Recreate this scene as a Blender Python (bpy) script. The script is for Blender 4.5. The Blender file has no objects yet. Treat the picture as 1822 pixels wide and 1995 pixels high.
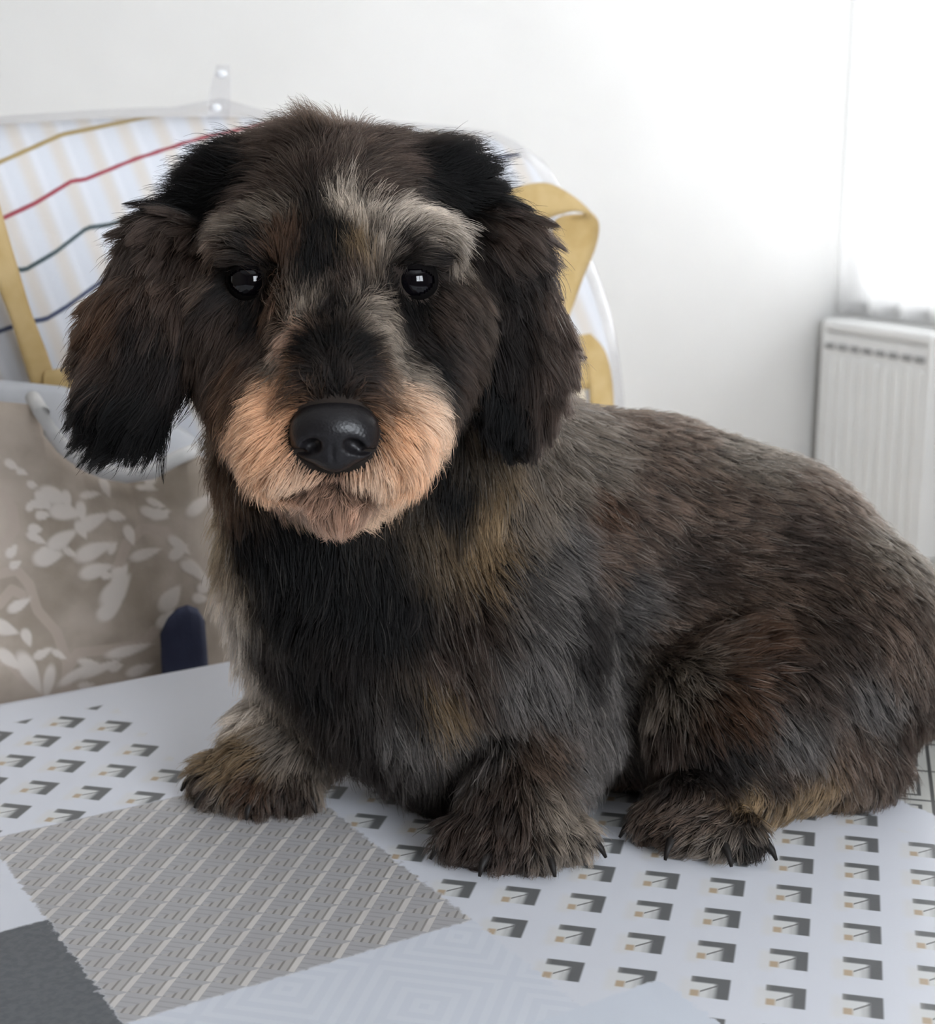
import bpy, bmesh, math, random
import numpy as np
from mathutils import Vector, Matrix
from mathutils.bvhtree import BVHTree
from mathutils.kdtree import KDTree

random.seed(7)
rng = np.random.default_rng(7)
SC = bpy.context.scene
COL = SC.collection

# ------------------------------------------------------------------ camera
FPX, CX, CY = 3100.0, 911.0, 997.5           # focal length and centre in photo pixels (1822 x 1995)
PITCH = math.atan((CY - 245.0) / FPX)        # horizon measured at row 245
TABLE = 0.75                                 # height of the cloth's upper face
CAMZ = TABLE + 0.3152
FW = np.array([0, math.cos(PITCH), -math.sin(PITCH)])
UP = np.array([0, math.sin(PITCH), math.cos(PITCH)])
RT = np.array([1.0, 0, 0])

cam = bpy.data.cameras.new('camera')
cam.sensor_fit = 'HORIZONTAL'
cam.sensor_width = 36.0
cam.lens = FPX / 1822.0 * 36.0
cam.clip_start = 0.02
cam.dof.use_dof = True
cam.dof.focus_distance = 0.64
cam.dof.aperture_fstop = 17.0
camo = bpy.data.objects.new('camera', cam)
camo.location = (0, 0, CAMZ)
camo.rotation_euler = (math.pi / 2 - PITCH, 0, 0)
COL.objects.link(camo)
SC.camera = camo

def ray(u, v):
    return FW + RT * ((u - CX) / FPX) - UP * ((v - CY) / FPX)

def W(u, v, Y):
    """point on the sight line of photo pixel (u, v) at distance Y along the world's y axis"""
    r = ray(u, v)
    return np.array([0, 0, CAMZ]) + r * (Y / r[1])

def ground(u, v, z=TABLE):
    r = ray(u, v)
    return np.array([0, 0, CAMZ]) + r * ((z - CAMZ) / r[2])

# room frame: origin on the cloth's printed grid, axes along the table's edges (= the walls)
GA = np.array([0.02726, -0.00646]); GB = np.array([0.00646, 0.02726])   # printed grid axes, 28 mm
O2 = np.array([0.03668, 0.55246])
DP = (GA + GB) / np.linalg.norm(GA + GB)
DQ = (GB - GA) / np.linalg.norm(GB - GA)
YAW = math.atan2(DP[1], DP[0])
UNIT = 0.0198                                 # metres for one step of p = c + r
PB, QA, PD, QC, CEIL = 2.477, 2.33, -2.3, -2.3, 2.5   # walls in the room frame

def RC(p, q, z=0.0):
    w = O2 + DP * p + DQ * q
    return np.array([w[0], w[1], z])

# ------------------------------------------------------------------ light and exposure
world = bpy.data.worlds.new('sky')
SC.world = world
world.use_nodes = True
wb = world.node_tree.nodes['Background']
wb.inputs['Color'].default_value = (0.78, 0.88, 1.0, 1)
wb.inputs['Strength'].default_value = 4.0

WIN1 = dict(q0=0.62, q1=2.30, z0=0.68, z1=2.25)     # on the wall with the radiator
WIN2 = dict(p0=-0.75, p1=0.85, z0=0.95, z1=2.25)    # on the wall behind the photographer

def area_light(name, loc, aim, sx, sy, power, col):
    l = bpy.data.lights.new(name, 'AREA')
    l.shape = 'RECTANGLE'; l.size = sx; l.size_y = sy; l.energy = power; l.color = col
    o = bpy.data.objects.new(name, l)
    o.location = Vector(loc)
    o.rotation_euler = (Vector(aim) - Vector(loc)).to_track_quat('-Z', 'Y').to_euler()
    COL.objects.link(o)
    return o

c1 = RC(PB + 0.20, (WIN1['q0'] + WIN1['q1']) / 2, 1.5)
area_light('daylight_side_window', c1, RC(0, (WIN1['q0'] + WIN1['q1']) / 2, 1.5), 2.3, 2.2, 104, (1.0, 0.98, 0.96))
c2 = RC((WIN2['p0'] + WIN2['p1']) / 2, QC - 0.30, 1.65)
area_light('daylight_back_window', c2, RC((WIN2['p0'] + WIN2['p1']) / 2, 0, 1.65), 1.9, 1.6, 168, (0.89, 0.94, 1.0))

SC.view_settings.view_transform = 'Standard'
SC.view_settings.look = 'None'
SC.view_settings.gamma = 1.0
SC.view_settings.use_curve_mapping = False
SC.view_settings.exposure = 0.0
SC.cycles.max_bounces = 6
SC.cycles.diffuse_bounces = 4
SC.cycles.glossy_bounces = 3
SC.cycles.transmission_bounces = 4
SC.cycles.adaptive_threshold = 0.1
SC.cycles.adaptive_min_samples = 16
SC.cycles.caustics_reflective = False
SC.cycles.caustics_refractive = False
SC.cycles.transparent_max_bounces = 16

# ------------------------------------------------------------------ material helpers
class X:
    """a value in a shader tree; arithmetic on it adds Math nodes"""
    def __init__(s, t, sock): s.t, s.s = t, sock
    def _m(s, op, *a, clamp=False):
        n = s.t.nodes.new('ShaderNodeMath'); n.operation = op; n.use_clamp = clamp
        for i, x in enumerate((s,) + a):
            if isinstance(x, X): s.t.links.new(x.s, n.inputs[i])
            else: n.inputs[i].default_value = float(x)
        return X(s.t, n.outputs[0])
    def __add__(s, o): return s._m('ADD', o)
    def __radd__(s, o): return s._m('ADD', o)
    def __sub__(s, o): return s._m('SUBTRACT', o)
    def __rsub__(s, o): return (s * -1.0) + o
    def __mul__(s, o): return s._m('MULTIPLY', o)
    def __rmul__(s, o): return s._m('MULTIPLY', o)
    def __truediv__(s, o): return s._m('DIVIDE', o)
    def gt(s, o): return s._m('GREATER_THAN', o)
    def lt(s, o): return s._m('LESS_THAN', o)
    def floor(s): return s._m('FLOOR')
    def fract(s): return s._m('FRACT')
    def abs(s): return s._m('ABSOLUTE')
    def max(s, o): return s._m('MAXIMUM', o)
    def min(s, o): return s._m('MINIMUM', o)
    def sin(s): return s._m('SINE')
    def step(s, a, b):
        n = s.t.nodes.new('ShaderNodeMapRange'); n.interpolation_type = 'SMOOTHSTEP'
        s.t.links.new(s.s, n.inputs['Value'])
        n.inputs['From Min'].default_value = a; n.inputs['From Max'].default_value = b
        return X(s.t, n.outputs['Result'])

def new_mat(name, color=(0.8, 0.8, 0.8), rough=0.6, spec=0.5, metal=0.0):
    m = bpy.data.materials.new(name); m.use_nodes = True
    b = m.node_tree.nodes['Principled BSDF']
    b.inputs['Base Color'].default_value = (*color, 1)
    b.inputs['Roughness'].default_value = rough
    b.inputs['Metallic'].default_value = metal
    b.inputs['Specular IOR Level'].default_value = spec
    return m

def bsdf(m): return m.node_tree.nodes['Principled BSDF']

def coords(m, kind='Object'):
    t = m.node_tree
    n = t.nodes.new('ShaderNodeTexCoord')
    sp = t.nodes.new('ShaderNodeSeparateXYZ')
    t.links.new(n.outputs[kind], sp.inputs[0])
    return X(t, sp.outputs[0]), X(t, sp.outputs[1]), X(t, sp.outputs[2]), n.outputs[kind]

def noise(m, vec, scale, detail=3.0, rough=0.5):
    n = m.node_tree.nodes.new('ShaderNodeTexNoise')
    n.inputs['Scale'].default_value = scale; n.inputs['Detail'].default_value = detail
    n.inputs['Roughness'].default_value = rough
    if vec is not None: m.node_tree.links.new(vec, n.inputs['Vector'])
    return X(m.node_tree, n.outputs['Fac'])

def mixc(m, fac, a, b):
    n = m.node_tree.nodes.new('ShaderNodeMix'); n.data_type = 'RGBA'
    for val, k in ((fac, 0), (a, 6), (b, 7)):
        if isinstance(val, X): m.node_tree.links.new(val.s, n.inputs[k])
        elif k == 0: n.inputs[0].default_value = val
        else: n.inputs[k].default_value = (*val, 1)
    return X(m.node_tree, n.outputs[2])

def bump(m, h, strength=0.3, dist=0.001):
    n = m.node_tree.nodes.new('ShaderNodeBump')
    n.inputs['Strength'].default_value = strength; n.inputs['Distance'].default_value = dist
    m.node_tree.links.new(h.s, n.inputs['Height'])
    m.node_tree.links.new(n.outputs[0], bsdf(m).inputs['Normal'])

def color_in(m, x): m.node_tree.links.new(x.s, bsdf(m).inputs['Base Color'])

def speckled(name, a, b, scale, rough=0.6, bstr=0.0, bscale=200, bdist=0.001, spec=0.5):
    m = new_mat(name, a, rough, spec)
    x, y, z, vec = coords(m)
    color_in(m, mixc(m, noise(m, vec, scale).step(0.3, 0.7), a, b))
    if bstr: bump(m, noise(m, vec, bscale, 2.0), bstr, bdist)
    return m

# ------------------------------------------------------------------ mesh helpers
def tag(o, label=None, cat=None, group=None, kind=None):
    for k, val in (('label', label), ('category', cat), ('group', group), ('kind', kind)):
        if val: o[k] = val
    return o

def mesh_obj(name, verts, faces, mat=None, parent=None, smooth=True, loc=None):
    me = bpy.data.meshes.new(name)
    me.from_pydata([tuple(map(float, p)) for p in verts], [], [tuple(map(int, f)) for f in faces])
    me.update()
    if smooth: me.shade_smooth()
    o = bpy.data.objects.new(name, me)
    if mat: me.materials.append(mat)
    COL.objects.link(o)
    if parent: o.parent = parent
    if loc is not None: o.location = loc
    return o

def bm_obj(name, bm, mat=None, parent=None, smooth=False):
    me = bpy.data.meshes.new(name); bm.normal_update(); bm.to_mesh(me); bm.free()
    if smooth: me.shade_smooth()
    o = bpy.data.objects.new(name, me)
    if mat: me.materials.append(mat)
    COL.objects.link(o)
    if parent: o.parent = parent
    return o

def box(name, p0, p1, q0, q1, z0, z1, mat, parent=None, bevel=0.0, base=None, seg=2, smooth=False):
    """box in the room frame; base = (p, q, z) of the parent empty, itself turned by YAW"""
    bm = bmesh.new()
    bmesh.ops.create_cube(bm, size=1.0)
    b = base or (0, 0, 0)
    for v in bm.verts:
        v.co = Vector(((p0 + p1) / 2 + v.co.x * (p1 - p0) - b[0], (q0 + q1) / 2 + v.co.y * (q1 - q0) - b[1],
                       (z0 + z1) / 2 + v.co.z * (z1 - z0) - b[2]))
    if bevel:
        bmesh.ops.bevel(bm, geom=bm.edges[:], offset=bevel, segments=seg, affect='EDGES', profile=0.5)
    o = bm_obj(name, bm, mat, parent, smooth)
    if parent is None:
        o.location = RC(0, 0, 0); o.rotation_euler = (0, 0, YAW)
    return o

def empty(name, p, q, z):
    o = bpy.data.objects.new(name, None)
    o.empty_display_size = 0.05
    o.location = RC(p, q, z); o.rotation_euler = (0, 0, YAW)
    COL.objects.link(o)
    return o

def empty_at(name, loc):
    o = bpy.data.objects.new(name, None)
    o.empty_display_size = 0.05; o.location = Vector(loc); COL.objects.link(o)
    return o

def ball(name, c, r, mat, par, seg=28):
    bm = bmesh.new(); bmesh.ops.create_uvsphere(bm, u_segments=seg, v_segments=seg // 2, radius=1.0)
    rr = np.array(r) * np.ones(3)
    for v in bm.verts: v.co = Vector(np.array(v.co) * rr + c)
    return bm_obj(name, bm, mat, par, True)

# ------------------------------------------------------------------ the room
wallm = speckled('painted_plaster', (0.70, 0.692, 0.675), (0.73, 0.722, 0.705), 3.0, 0.85, 0.12, 260, 0.0006, 0.2)
taupem = speckled('taupe_wall_paint', (0.27, 0.245, 0.22), (0.30, 0.272, 0.245), 3.0, 0.85, 0.12, 260, 0.0006, 0.2)
ceilm = speckled('ceiling_paint', (0.84, 0.84, 0.83), (0.86, 0.86, 0.85), 4.0, 0.9, spec=0.1)
trimm = speckled('white_gloss_paint', (0.80, 0.80, 0.79), (0.83, 0.83, 0.82), 6.0, 0.35)

floorm = new_mat('oak_laminate', (0.35, 0.25, 0.17), 0.4)
x, y, z, vec = coords(floorm)
row = (y / 0.19).floor()
joint = ((y / 0.19).fract() - 0.5).abs().gt(0.488).max((((x + row * 0.47) / 1.28).fract() - 0.5).abs().gt(0.498))
mp = floorm.node_tree.nodes.new('ShaderNodeMapping'); mp.inputs['Scale'].default_value = (2, 24, 1)
floorm.node_tree.links.new(vec, mp.inputs[0])
g = noise(floorm, mp.outputs[0], 3.0, 6.0)
color_in(floorm, mixc(floorm, joint, mixc(floorm, g.step(0.3, 0.7), (0.62, 0.53, 0.43), (0.50, 0.41, 0.32)), (0.20, 0.15, 0.11)))

def struct(o): o['kind'] = 'structure'; return o

struct(box('floor', PD - 0.1, PB + 0.2, QC - 0.2, QA + 0.1, -0.08, 0.0, floorm))
struct(box('ceiling', PD - 0.1, PB + 0.2, QC - 0.2, QA + 0.1, CEIL, CEIL + 0.1, ceilm))
struct(box('wall_rear', PD - 0.1, PB + 0.2, QA, QA + 0.1, 0, CEIL, wallm))
struct(box('wall_left', PD - 0.1, PD, QC, QA, 0, CEIL, taupem))

def wall_with_opening(name, along, a0, a1, o0, o1, z0, z1, t0, t1, mat=None):
    """wall slab with one opening; along = 'p' or 'q' is the axis it runs on"""
    bm = bmesh.new()
    for (s0, s1, h0, h1) in ((a0, o0, 0, CEIL), (o1, a1, 0, CEIL), (o0, o1, 0, z0), (o0, o1, z1, CEIL)):
        r = bmesh.ops.create_cube(bm, size=1.0)
        for v in r['verts']:
            s = (s0 + s1) / 2 + v.co.x * (s1 - s0); t = (t0 + t1) / 2 + v.co.y * (t1 - t0)
            v.co = Vector((s, t, (h0 + h1) / 2 + v.co.z * (h1 - h0)) if along == 'p' else (t, s, (h0 + h1) / 2 + v.co.z * (h1 - h0)))
    o = bm_obj(name, bm, mat or wallm)
    o.location = RC(0, 0, 0); o.rotation_euler = (0, 0, YAW)
    return struct(o)

wall_with_opening('wall_right', 'q', QC, QA, WIN1['q0'], WIN1['q1'], WIN1['z0'], WIN1['z1'], PB, PB + 0.1)
wall_with_opening('wall_front', 'p', PD, PB, WIN2['p0'], WIN2['p1'], WIN2['z0'], WIN2['z1'], QC - 0.2, QC, taupem)

panem = bpy.data.materials.new('window_pane_glass'); panem.use_nodes = True
t = panem.node_tree; t.nodes.clear()
out = t.nodes.new('ShaderNodeOutputMaterial'); mx = t.nodes.new('ShaderNodeMixShader')
tr = t.nodes.new('ShaderNodeBsdfTransparent'); gl = t.nodes.new('ShaderNodeBsdfGlossy'); fr = t.nodes.new('ShaderNodeFresnel')
gl.inputs['Roughness'].default_value = 0.02; fr.inputs['IOR'].default_value = 1.3
t.links.new(fr.outputs[0], mx.inputs[0]); t.links.new(tr.outputs[0], mx.inputs[1]); t.links.new(gl.outputs[0], mx.inputs[2])
t.links.new(mx.outputs[0], out.inputs[0])

def window(name, along, s0, s1, z0, z1, t0, t1, glass_t, fw=0.06):
    e = empty(name, 0, 0, 0); struct(e)
    def b(n, a0, a1, h0, h1, d0, d1, mat, par=e, bev=0.004):
        return box(n, a0, a1, d0, d1, h0, h1, mat, par, bev) if along == 'p' else box(n, d0, d1, a0, a1, h0, h1, mat, par, bev)
    b('frame_bottom', s0, s1, z0, z0 + fw, t0, t1, trimm); b('frame_top', s0, s1, z1 - fw, z1, t0, t1, trimm)
    b('frame_side', s0, s0 + fw, z0 + fw, z1 - fw, t0, t1, trimm); b('frame_side', s1 - fw, s1, z0 + fw, z1 - fw, t0, t1, trimm)
    mid = (s0 + s1) / 2
    b('mullion', mid - 0.04, mid + 0.04, z0 + fw, z1 - fw, t0, t1, trimm)
    for a0, a1 in ((s0 + fw, mid - 0.04), (mid + 0.04, s1 - fw)):
        b('pane', a0, a1, z0 + fw, z1 - fw, glass_t, glass_t + 0.006, panem, e, 0)
    return e

w1 = window('window_1', 'q', WIN1['q0'], WIN1['q1'], WIN1['z0'], WIN1['z1'], PB + 0.05, PB + 0.085, PB + 0.064, 0.03)
box('sill', PB - 0.018, PB + 0.05, WIN1['q0'] - 0.06, QA - 0.001, WIN1['z0'] - 0.03, WIN1['z0'] + 0.002, trimm, w1, 0.008)
window('window_2', 'p', WIN2['p0'], WIN2['p1'], WIN2['z0'], WIN2['z1'], QC - 0.18, QC - 0.12, QC - 0.153)

curtm = bpy.data.materials.new('sheer_curtain'); curtm.use_nodes = True
t = curtm.node_tree; t.nodes.clear()
out = t.nodes.new('ShaderNodeOutputMaterial'); mx = t.nodes.new('ShaderNodeMixShader'); mx2 = t.nodes.new('ShaderNodeMixShader')
tr = t.nodes.new('ShaderNodeBsdfTransparent'); tl = t.nodes.new('ShaderNodeBsdfTranslucent'); df = t.nodes.new('ShaderNodeBsdfDiffuse')
tl.inputs['Color'].default_value = (0.9, 0.9, 0.9, 1); df.inputs['Color'].default_value = (0.9, 0.9, 0.9, 1)
mx2.inputs[0].default_value = 0.35; mx.inputs[0].default_value = 0.62
t.links.new(tl.outputs[0], mx2.inputs[1]); t.links.new(df.outputs[0], mx2.inputs[2])
t.links.new(tr.outputs[0], mx.inputs[1]); t.links.new(mx2.outputs[0], mx.inputs[2]); t.links.new(mx.outputs[0], out.inputs[0])
cur = empty('net_curtain', PB - 0.05, 1.45, 2.36)
tag(cur, 'sheer white net curtain in front of the bright window', 'curtain')
cb = (PB - 0.05, 1.45, 2.36)
V = []; F = []
nq, nz = 200, 14
for i in range(nq + 1):
    q = 0.50 + (QA - 0.012 - 0.50) * i / nq
    for j in range(nz + 1):
        f = j / nz; zz = 2.34 + (0.636 - 2.34) * f
        V.append((0.012 * math.sin(q * 62 + 0.4 * math.sin(q * 9)) * (0.4 + 0.6 * f), q - cb[1], zz - cb[2]))
for i in range(nq):
    for j in range(nz):
        a = i * (nz + 1) + j; F.append((a, a + 1, a + nz + 2, a + nz + 1))
mesh_obj('sheer_cloth', V, F, curtm, cur)
rodv = []
rodf = []
for k in range(12):
    th = 2 * math.pi * k / 12
    for q in (0.42, QA - 0.003): rodv.append((0.009 * math.cos(th), q - cb[1], 0.009 * math.sin(th) - 0.012))
for k in range(12): rodf.append((2 * k, 2 * k + 1, (2 * k + 3) % 24, (2 * k + 2) % 24))
mesh_obj('rod', rodv, rodf, trimm, cur)
box('bracket', PB - 0.062, PB, 0.44, 0.46, 2.325, 2.345, trimm, cur, 0.002, cb)

struct(box('baseboard_rear', PD, PB, QA - 0.014, QA, 0, 0.09, trimm, bevel=0.004))
struct(box('baseboard_right', PB - 0.014, PB, QC, QA - 0.014, 0, 0.09, trimm, bevel=0.004))
struct(box('baseboard_left', PD, PD + 0.014, QC, QA - 0.014, 0, 0.09, trimm, bevel=0.004))
struct(box('baseboard_front', PD + 0.014, PB - 0.014, QC, QC + 0.014, 0, 0.09, trimm, bevel=0.004))

# ------------------------------------------------------------------ radiator under the window
radm = speckled('radiator_enamel', (0.84, 0.84, 0.83), (0.86, 0.86, 0.85), 8.0, 0.35)
slotm = new_mat('grille_shadow_gap', (0.30, 0.30, 0.30), 0.8)

def on_plane_p(u, v, p):
    d = ray(u, v)[:2]
    tt = (p + O2 @ DP) / (d @ DP)
    w = d * tt - O2
    return w @ DQ
RP = PB - 0.125
rq1 = on_plane_p(1598, 700, RP); rq0 = on_plane_p(1806, 800, RP)
RZ0, RZ1 = 0.115, 0.625
rad = empty('panel_radiator', PB - 0.07, (rq0 + rq1) / 2, 0)
tag(rad, 'white ribbed panel radiator below the bright window', 'radiator')
RB = (PB - 0.07, (rq0 + rq1) / 2, 0)
def rbox(n, *a, par=rad, bev=0.004, mat=radm, smooth=False): return box(n, *a, mat, par, bev, RB, 3, smooth)
rbox('back_panel', RP + 0.075, RP + 0.085, rq0 + 0.01, rq1 - 0.01, RZ0 + 0.01, RZ1 - 0.03)
front = rbox('front_panel', RP + 0.004, RP + 0.014, rq0 + 0.008, rq1 - 0.008, RZ0, RZ1 - 0.03)
nr = 9
for i in range(nr):
    qc = rq0 + 0.03 + (rq1 - rq0 - 0.06) * i / (nr - 1)
    rbox('rib', RP - 0.001, RP + 0.006, qc - 0.012, qc + 0.012, RZ0 + 0.025, RZ1 - 0.085, par=front, bev=0.0035)
for q0_, q1_ in ((rq0, rq0 + 0.012), (rq1 - 0.012, rq1)):
    rbox('end_panel', RP, RP + 0.10, q0_, q1_, RZ0 - 0.005, RZ1 - 0.01, bev=0.004)
grille = rbox('top_grille', RP - 0.002, RP + 0.10, rq0 - 0.001, rq1 + 0.001, RZ1 - 0.028, RZ1, bev=0.010)
for i in range(8):
    qc = rq0 + 0.03 + (rq1 - rq0 - 0.06) * i / 7
    rbox('vent_slot', RP - 0.0035, RP + 0.004, qc - 0.012, qc + 0.012, RZ1 - 0.066, RZ1 - 0.055, par=grille, mat=slotm, bev=0.001)
for qq in (rq0 + 0.06, rq1 - 0.06):
    rbox('wall_bracket', RP + 0.08, PB - 0.001, qq - 0.015, qq + 0.015, RZ0 + 0.08, RZ1 - 0.10)
def tube(name, pts, r, mat, parent=None, n=10, cap=True, rend=None, smooth=True):
    pts = [np.array(p, float) for p in pts]; V = []; F = []
    m = len(pts)
    for i, p in enumerate(pts):
        d = pts[min(i + 1, m - 1)] - pts[max(i - 1, 0)]; d /= np.linalg.norm(d)
        a = np.cross(d, [0, 0, 1.0]);
        if np.linalg.norm(a) < 1e-3: a = np.cross(d, [1.0, 0, 0])
        a /= np.linalg.norm(a); b = np.cross(d, a)
        rr = r if rend is None else r + (rend - r) * i / (m - 1)
        for k in range(n):
            th = 2 * math.pi * k / n
            V.append(p + rr * (math.cos(th) * a + math.sin(th) * b))
    for i in range(m - 1):
        for k in range(n):
            F.append((i * n + k, i * n + (k + 1) % n, (i + 1) * n + (k + 1) % n, (i + 1) * n + k))
    if cap:
        F.append(tuple(range(n))[::-1]); F.append(tuple((m - 1) * n + k for k in range(n)))
    return mesh_obj(name, V, F, mat, parent, smooth)
def rloc(p, q, z): return (p - RB[0], q - RB[1], z)
tube('supply_pipe', [rloc(RP + 0.05, rq0 + 0.05, 0.001), rloc(RP + 0.05, rq0 + 0.05, RZ0 + 0.02)], 0.009, radm, rad)
tube('return_pipe', [rloc(RP + 0.05, rq1 - 0.05, 0.001), rloc(RP + 0.05, rq1 - 0.05, RZ0 + 0.02)], 0.009, radm, rad)

# ------------------------------------------------------------------ table and tablecloth
woodm = new_mat('stained_beech', (0.30, 0.19, 0.11), 0.45)
x, y, z, vec = coords(woodm)
mp = woodm.node_tree.nodes.new('ShaderNodeMapping'); mp.inputs['Scale'].default_value = (1.5, 20, 20)
woodm.node_tree.links.new(vec, mp.inputs[0])
color_in(woodm, mixc(woodm, noise(woodm, mp.outputs[0], 4.0, 5.0).step(0.3, 0.7), (0.34, 0.21, 0.12), (0.22, 0.13, 0.07)))

TP0, TP1, TQ0, TQ1 = -40 * UNIT, 20 * UNIT, -20.5 * UNIT, 20.37 * UNIT
tb = ((TP0 + TP1) / 2, (TQ0 + TQ1) / 2, 0)
table = empty('dining_table', *tb)
tag(table, 'wooden table hidden under the printed oilcloth', 'table')
box('table_top', TP0, TP1, TQ0, TQ1, TABLE - 0.027, TABLE - 0.0012, woodm, table, 0.003, tb)
for p in (TP0 + 0.06, TP1 - 0.06):
    for q in (TQ0 + 0.06, TQ1 - 0.06):
        box('leg', p - 0.03, p + 0.03, q - 0.03, q + 0.03, 0, TABLE - 0.03, woodm, table, 0.006, tb)
for q in (TQ0 + 0.06, TQ1 - 0.06):
    box('apron', TP0 + 0.095, TP1 - 0.095, q - 0.01, q + 0.01, TABLE - 0.11, TABLE - 0.028, woodm, table, 0.002, tb)
for p in (TP0 + 0.06, TP1 - 0.06):
    box('apron', p - 0.01, p + 0.01, TQ0 + 0.095, TQ1 - 0.095, TABLE - 0.11, TABLE - 0.028, woodm, table, 0.002, tb)

clothm = new_mat('printed_oilcloth', (0.7, 0.72, 0.76), 0.42, 0.35)
x, y, z, vec = coords(clothm)
# object coordinates: p and q in metres -> printed grid coordinates c, r and patch coordinates P, Q
wob = noise(clothm, vec, 260.0, 2.0) - 0.5
P_ = x / UNIT + wob * 0.35; Q_ = y / UNIT + wob * 0.12
c_ = (x - y) / (2 * UNIT); r_ = (x + y) / (2 * UNIT)
sx = (c_ + 0.5).fract() - 0.5; sy = (r_ + 0.5).fract() - 0.5
def soft_in(v, a, b, s=0.03): return v.step(a - s, a + s) * (1.0 - v.step(b - s, b + s))
white = (0.65, 0.66, 0.705); stone = (0.135, 0.137, 0.138); cream = (0.65, 0.61, 0.53); tan = (0.40, 0.26, 0.12); dark = (0.09, 0.085, 0.08)
sq = soft_in(sx, -0.265, 0.265, 0.022) * soft_in(sy, -0.265, 0.265, 0.022)
inner = soft_in(sx, -0.6, 0.075, 0.05) * soft_in(sy, -0.6, 0.11, 0.03)
brown = soft_in(sx, -0.255, -0.13, 0.03) * soft_in(sy, -0.25, -0.09, 0.03)
line = (1.0 - ((sy + 0.10) - (sx + 0.10) * 0.85).abs().step(0.012, 0.034)) * soft_in(sx, -0.12, 0.10, 0.01)
wash = soft_in(sx, -0.02, 0.075, 0.04) * soft_in(sy, -0.3, -0.02, 0.05)
fade = (1.0 - sx.step(-0.30, -0.17))
icol = mixc(clothm, wash * 0.35, (0.64, 0.64, 0.63), (0.3, 0.3, 0.3))
icol = mixc(clothm, brown * 0.75, icol, tan)
icol = mixc(clothm, line * 0.75, icol, dark)
scol = mixc(clothm, inner, mixc(clothm, fade * 0.55, stone, (0.4, 0.39, 0.37)), icol)
halo = soft_in(sx, -0.40, -0.2, 0.08) * soft_in(sy, -0.36, 0.2, 0.10)
ground_w = mixc(clothm, halo * 0.35, white, cream)
squares = mixc(clothm, sq, ground_w, scol)
# woven swatch: nested angles of thread, half a grid step each
wx = (c_ * 2.0 + 0.13).fract(); wy = (r_ * 2.0 - 0.2).fract()
mxy = wx.max(wy); side = (wx - wy).step(-0.02, 0.06)
st = (mxy * 4.0).fract()
gap = 1.0 - soft_in(st, 0.24, 0.98, 0.10)
outer = mxy.step(0.73, 0.77)
thread = mixc(clothm, outer, (0.44, 0.42, 0.40), (0.63, 0.595, 0.56))
thread = mixc(clothm, side, mixc(clothm, gap * 0.28, (0.41, 0.40, 0.405), (0.19, 0.175, 0.165)), mixc(clothm, gap * 0.75, thread, (0.15, 0.135, 0.12)))
vn = noise(clothm, vec, 45.0, 2.0)
thread = mixc(clothm, vn.step(0.35, 0.7) * 0.25, thread, (0.36, 0.34, 0.34))
# tone-on-tone key pattern
kx = (c_ / 1.9 + 0.35).fract() - 0.5; ky = (r_ / 1.9 + 0.2).fract() - 0.5
km = kx.abs().max(ky.abs())
ks = ((km * 8.0).fract() - 0.5).abs().step(0.16, 0.30)
key = mixc(clothm, ks * 0.40, (0.64, 0.66, 0.71), (0.555, 0.58, 0.645))
# black line swatch at the table's far corner
lx = (c_ * 0.75 + 0.1).fract() - 0.5; ly = (r_ * 0.75 - 0.25).fract() - 0.5
lm = lx.abs().max(ly.abs())
ls = ((lm * 6.0).fract() - 0.5).abs().step(0.30, 0.40)
lines = mixc(clothm, ls * 0.9, (0.55, 0.54, 0.50), (0.035, 0.035, 0.035))
slate = mixc(clothm, noise(clothm, vec, 300.0, 2.0).step(0.35, 0.65), (0.098, 0.105, 0.112), (0.125, 0.131, 0.137))
base = mixc(clothm, 0.0, white, white)
def patch(colr, p0, p1, q0, q1):
    global base
    base = mixc(clothm, soft_in(P_, p0, p1, 0.06) * soft_in(Q_, q0, q1, 0.06), base, colr)
patch(squares, -0.45, 10.4, -1.25, 11.7)
patch(squares, 1.36, 10.4, -12.0, -1.0)
patch(squares, -14.0, -2.5, 11.7, 18.75)
patch(key, -8.0, -0.45, -7.0, 2.65)
patch((0.60, 0.63, 0.69), -6.0, 1.36, -9.0, -1.25)
patch(slate, -16.5, -7.9, -3.0, 7.25)
patch(thread, -7.9, -0.45, 2.65, 11.7)
patch(lines, 11.6, 19.0, -4.0, 6.4)
# further repeats of the print beyond the photograph's frame
patch(thread, -24.0, -16.5, 8.0, 17.0); patch(squares, -34.0, -24.0, -8.0, 8.0); patch(slate, -4.0, 5.0, -18.0, -10.0)
color_in(clothm, base)
hh = noise(clothm, vec, 700.0, 2.0) * 0.3 + noise(clothm, vec, 9.0, 2.0) * 2.0
bump(clothm, hh, 0.10, 0.0012)

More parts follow.
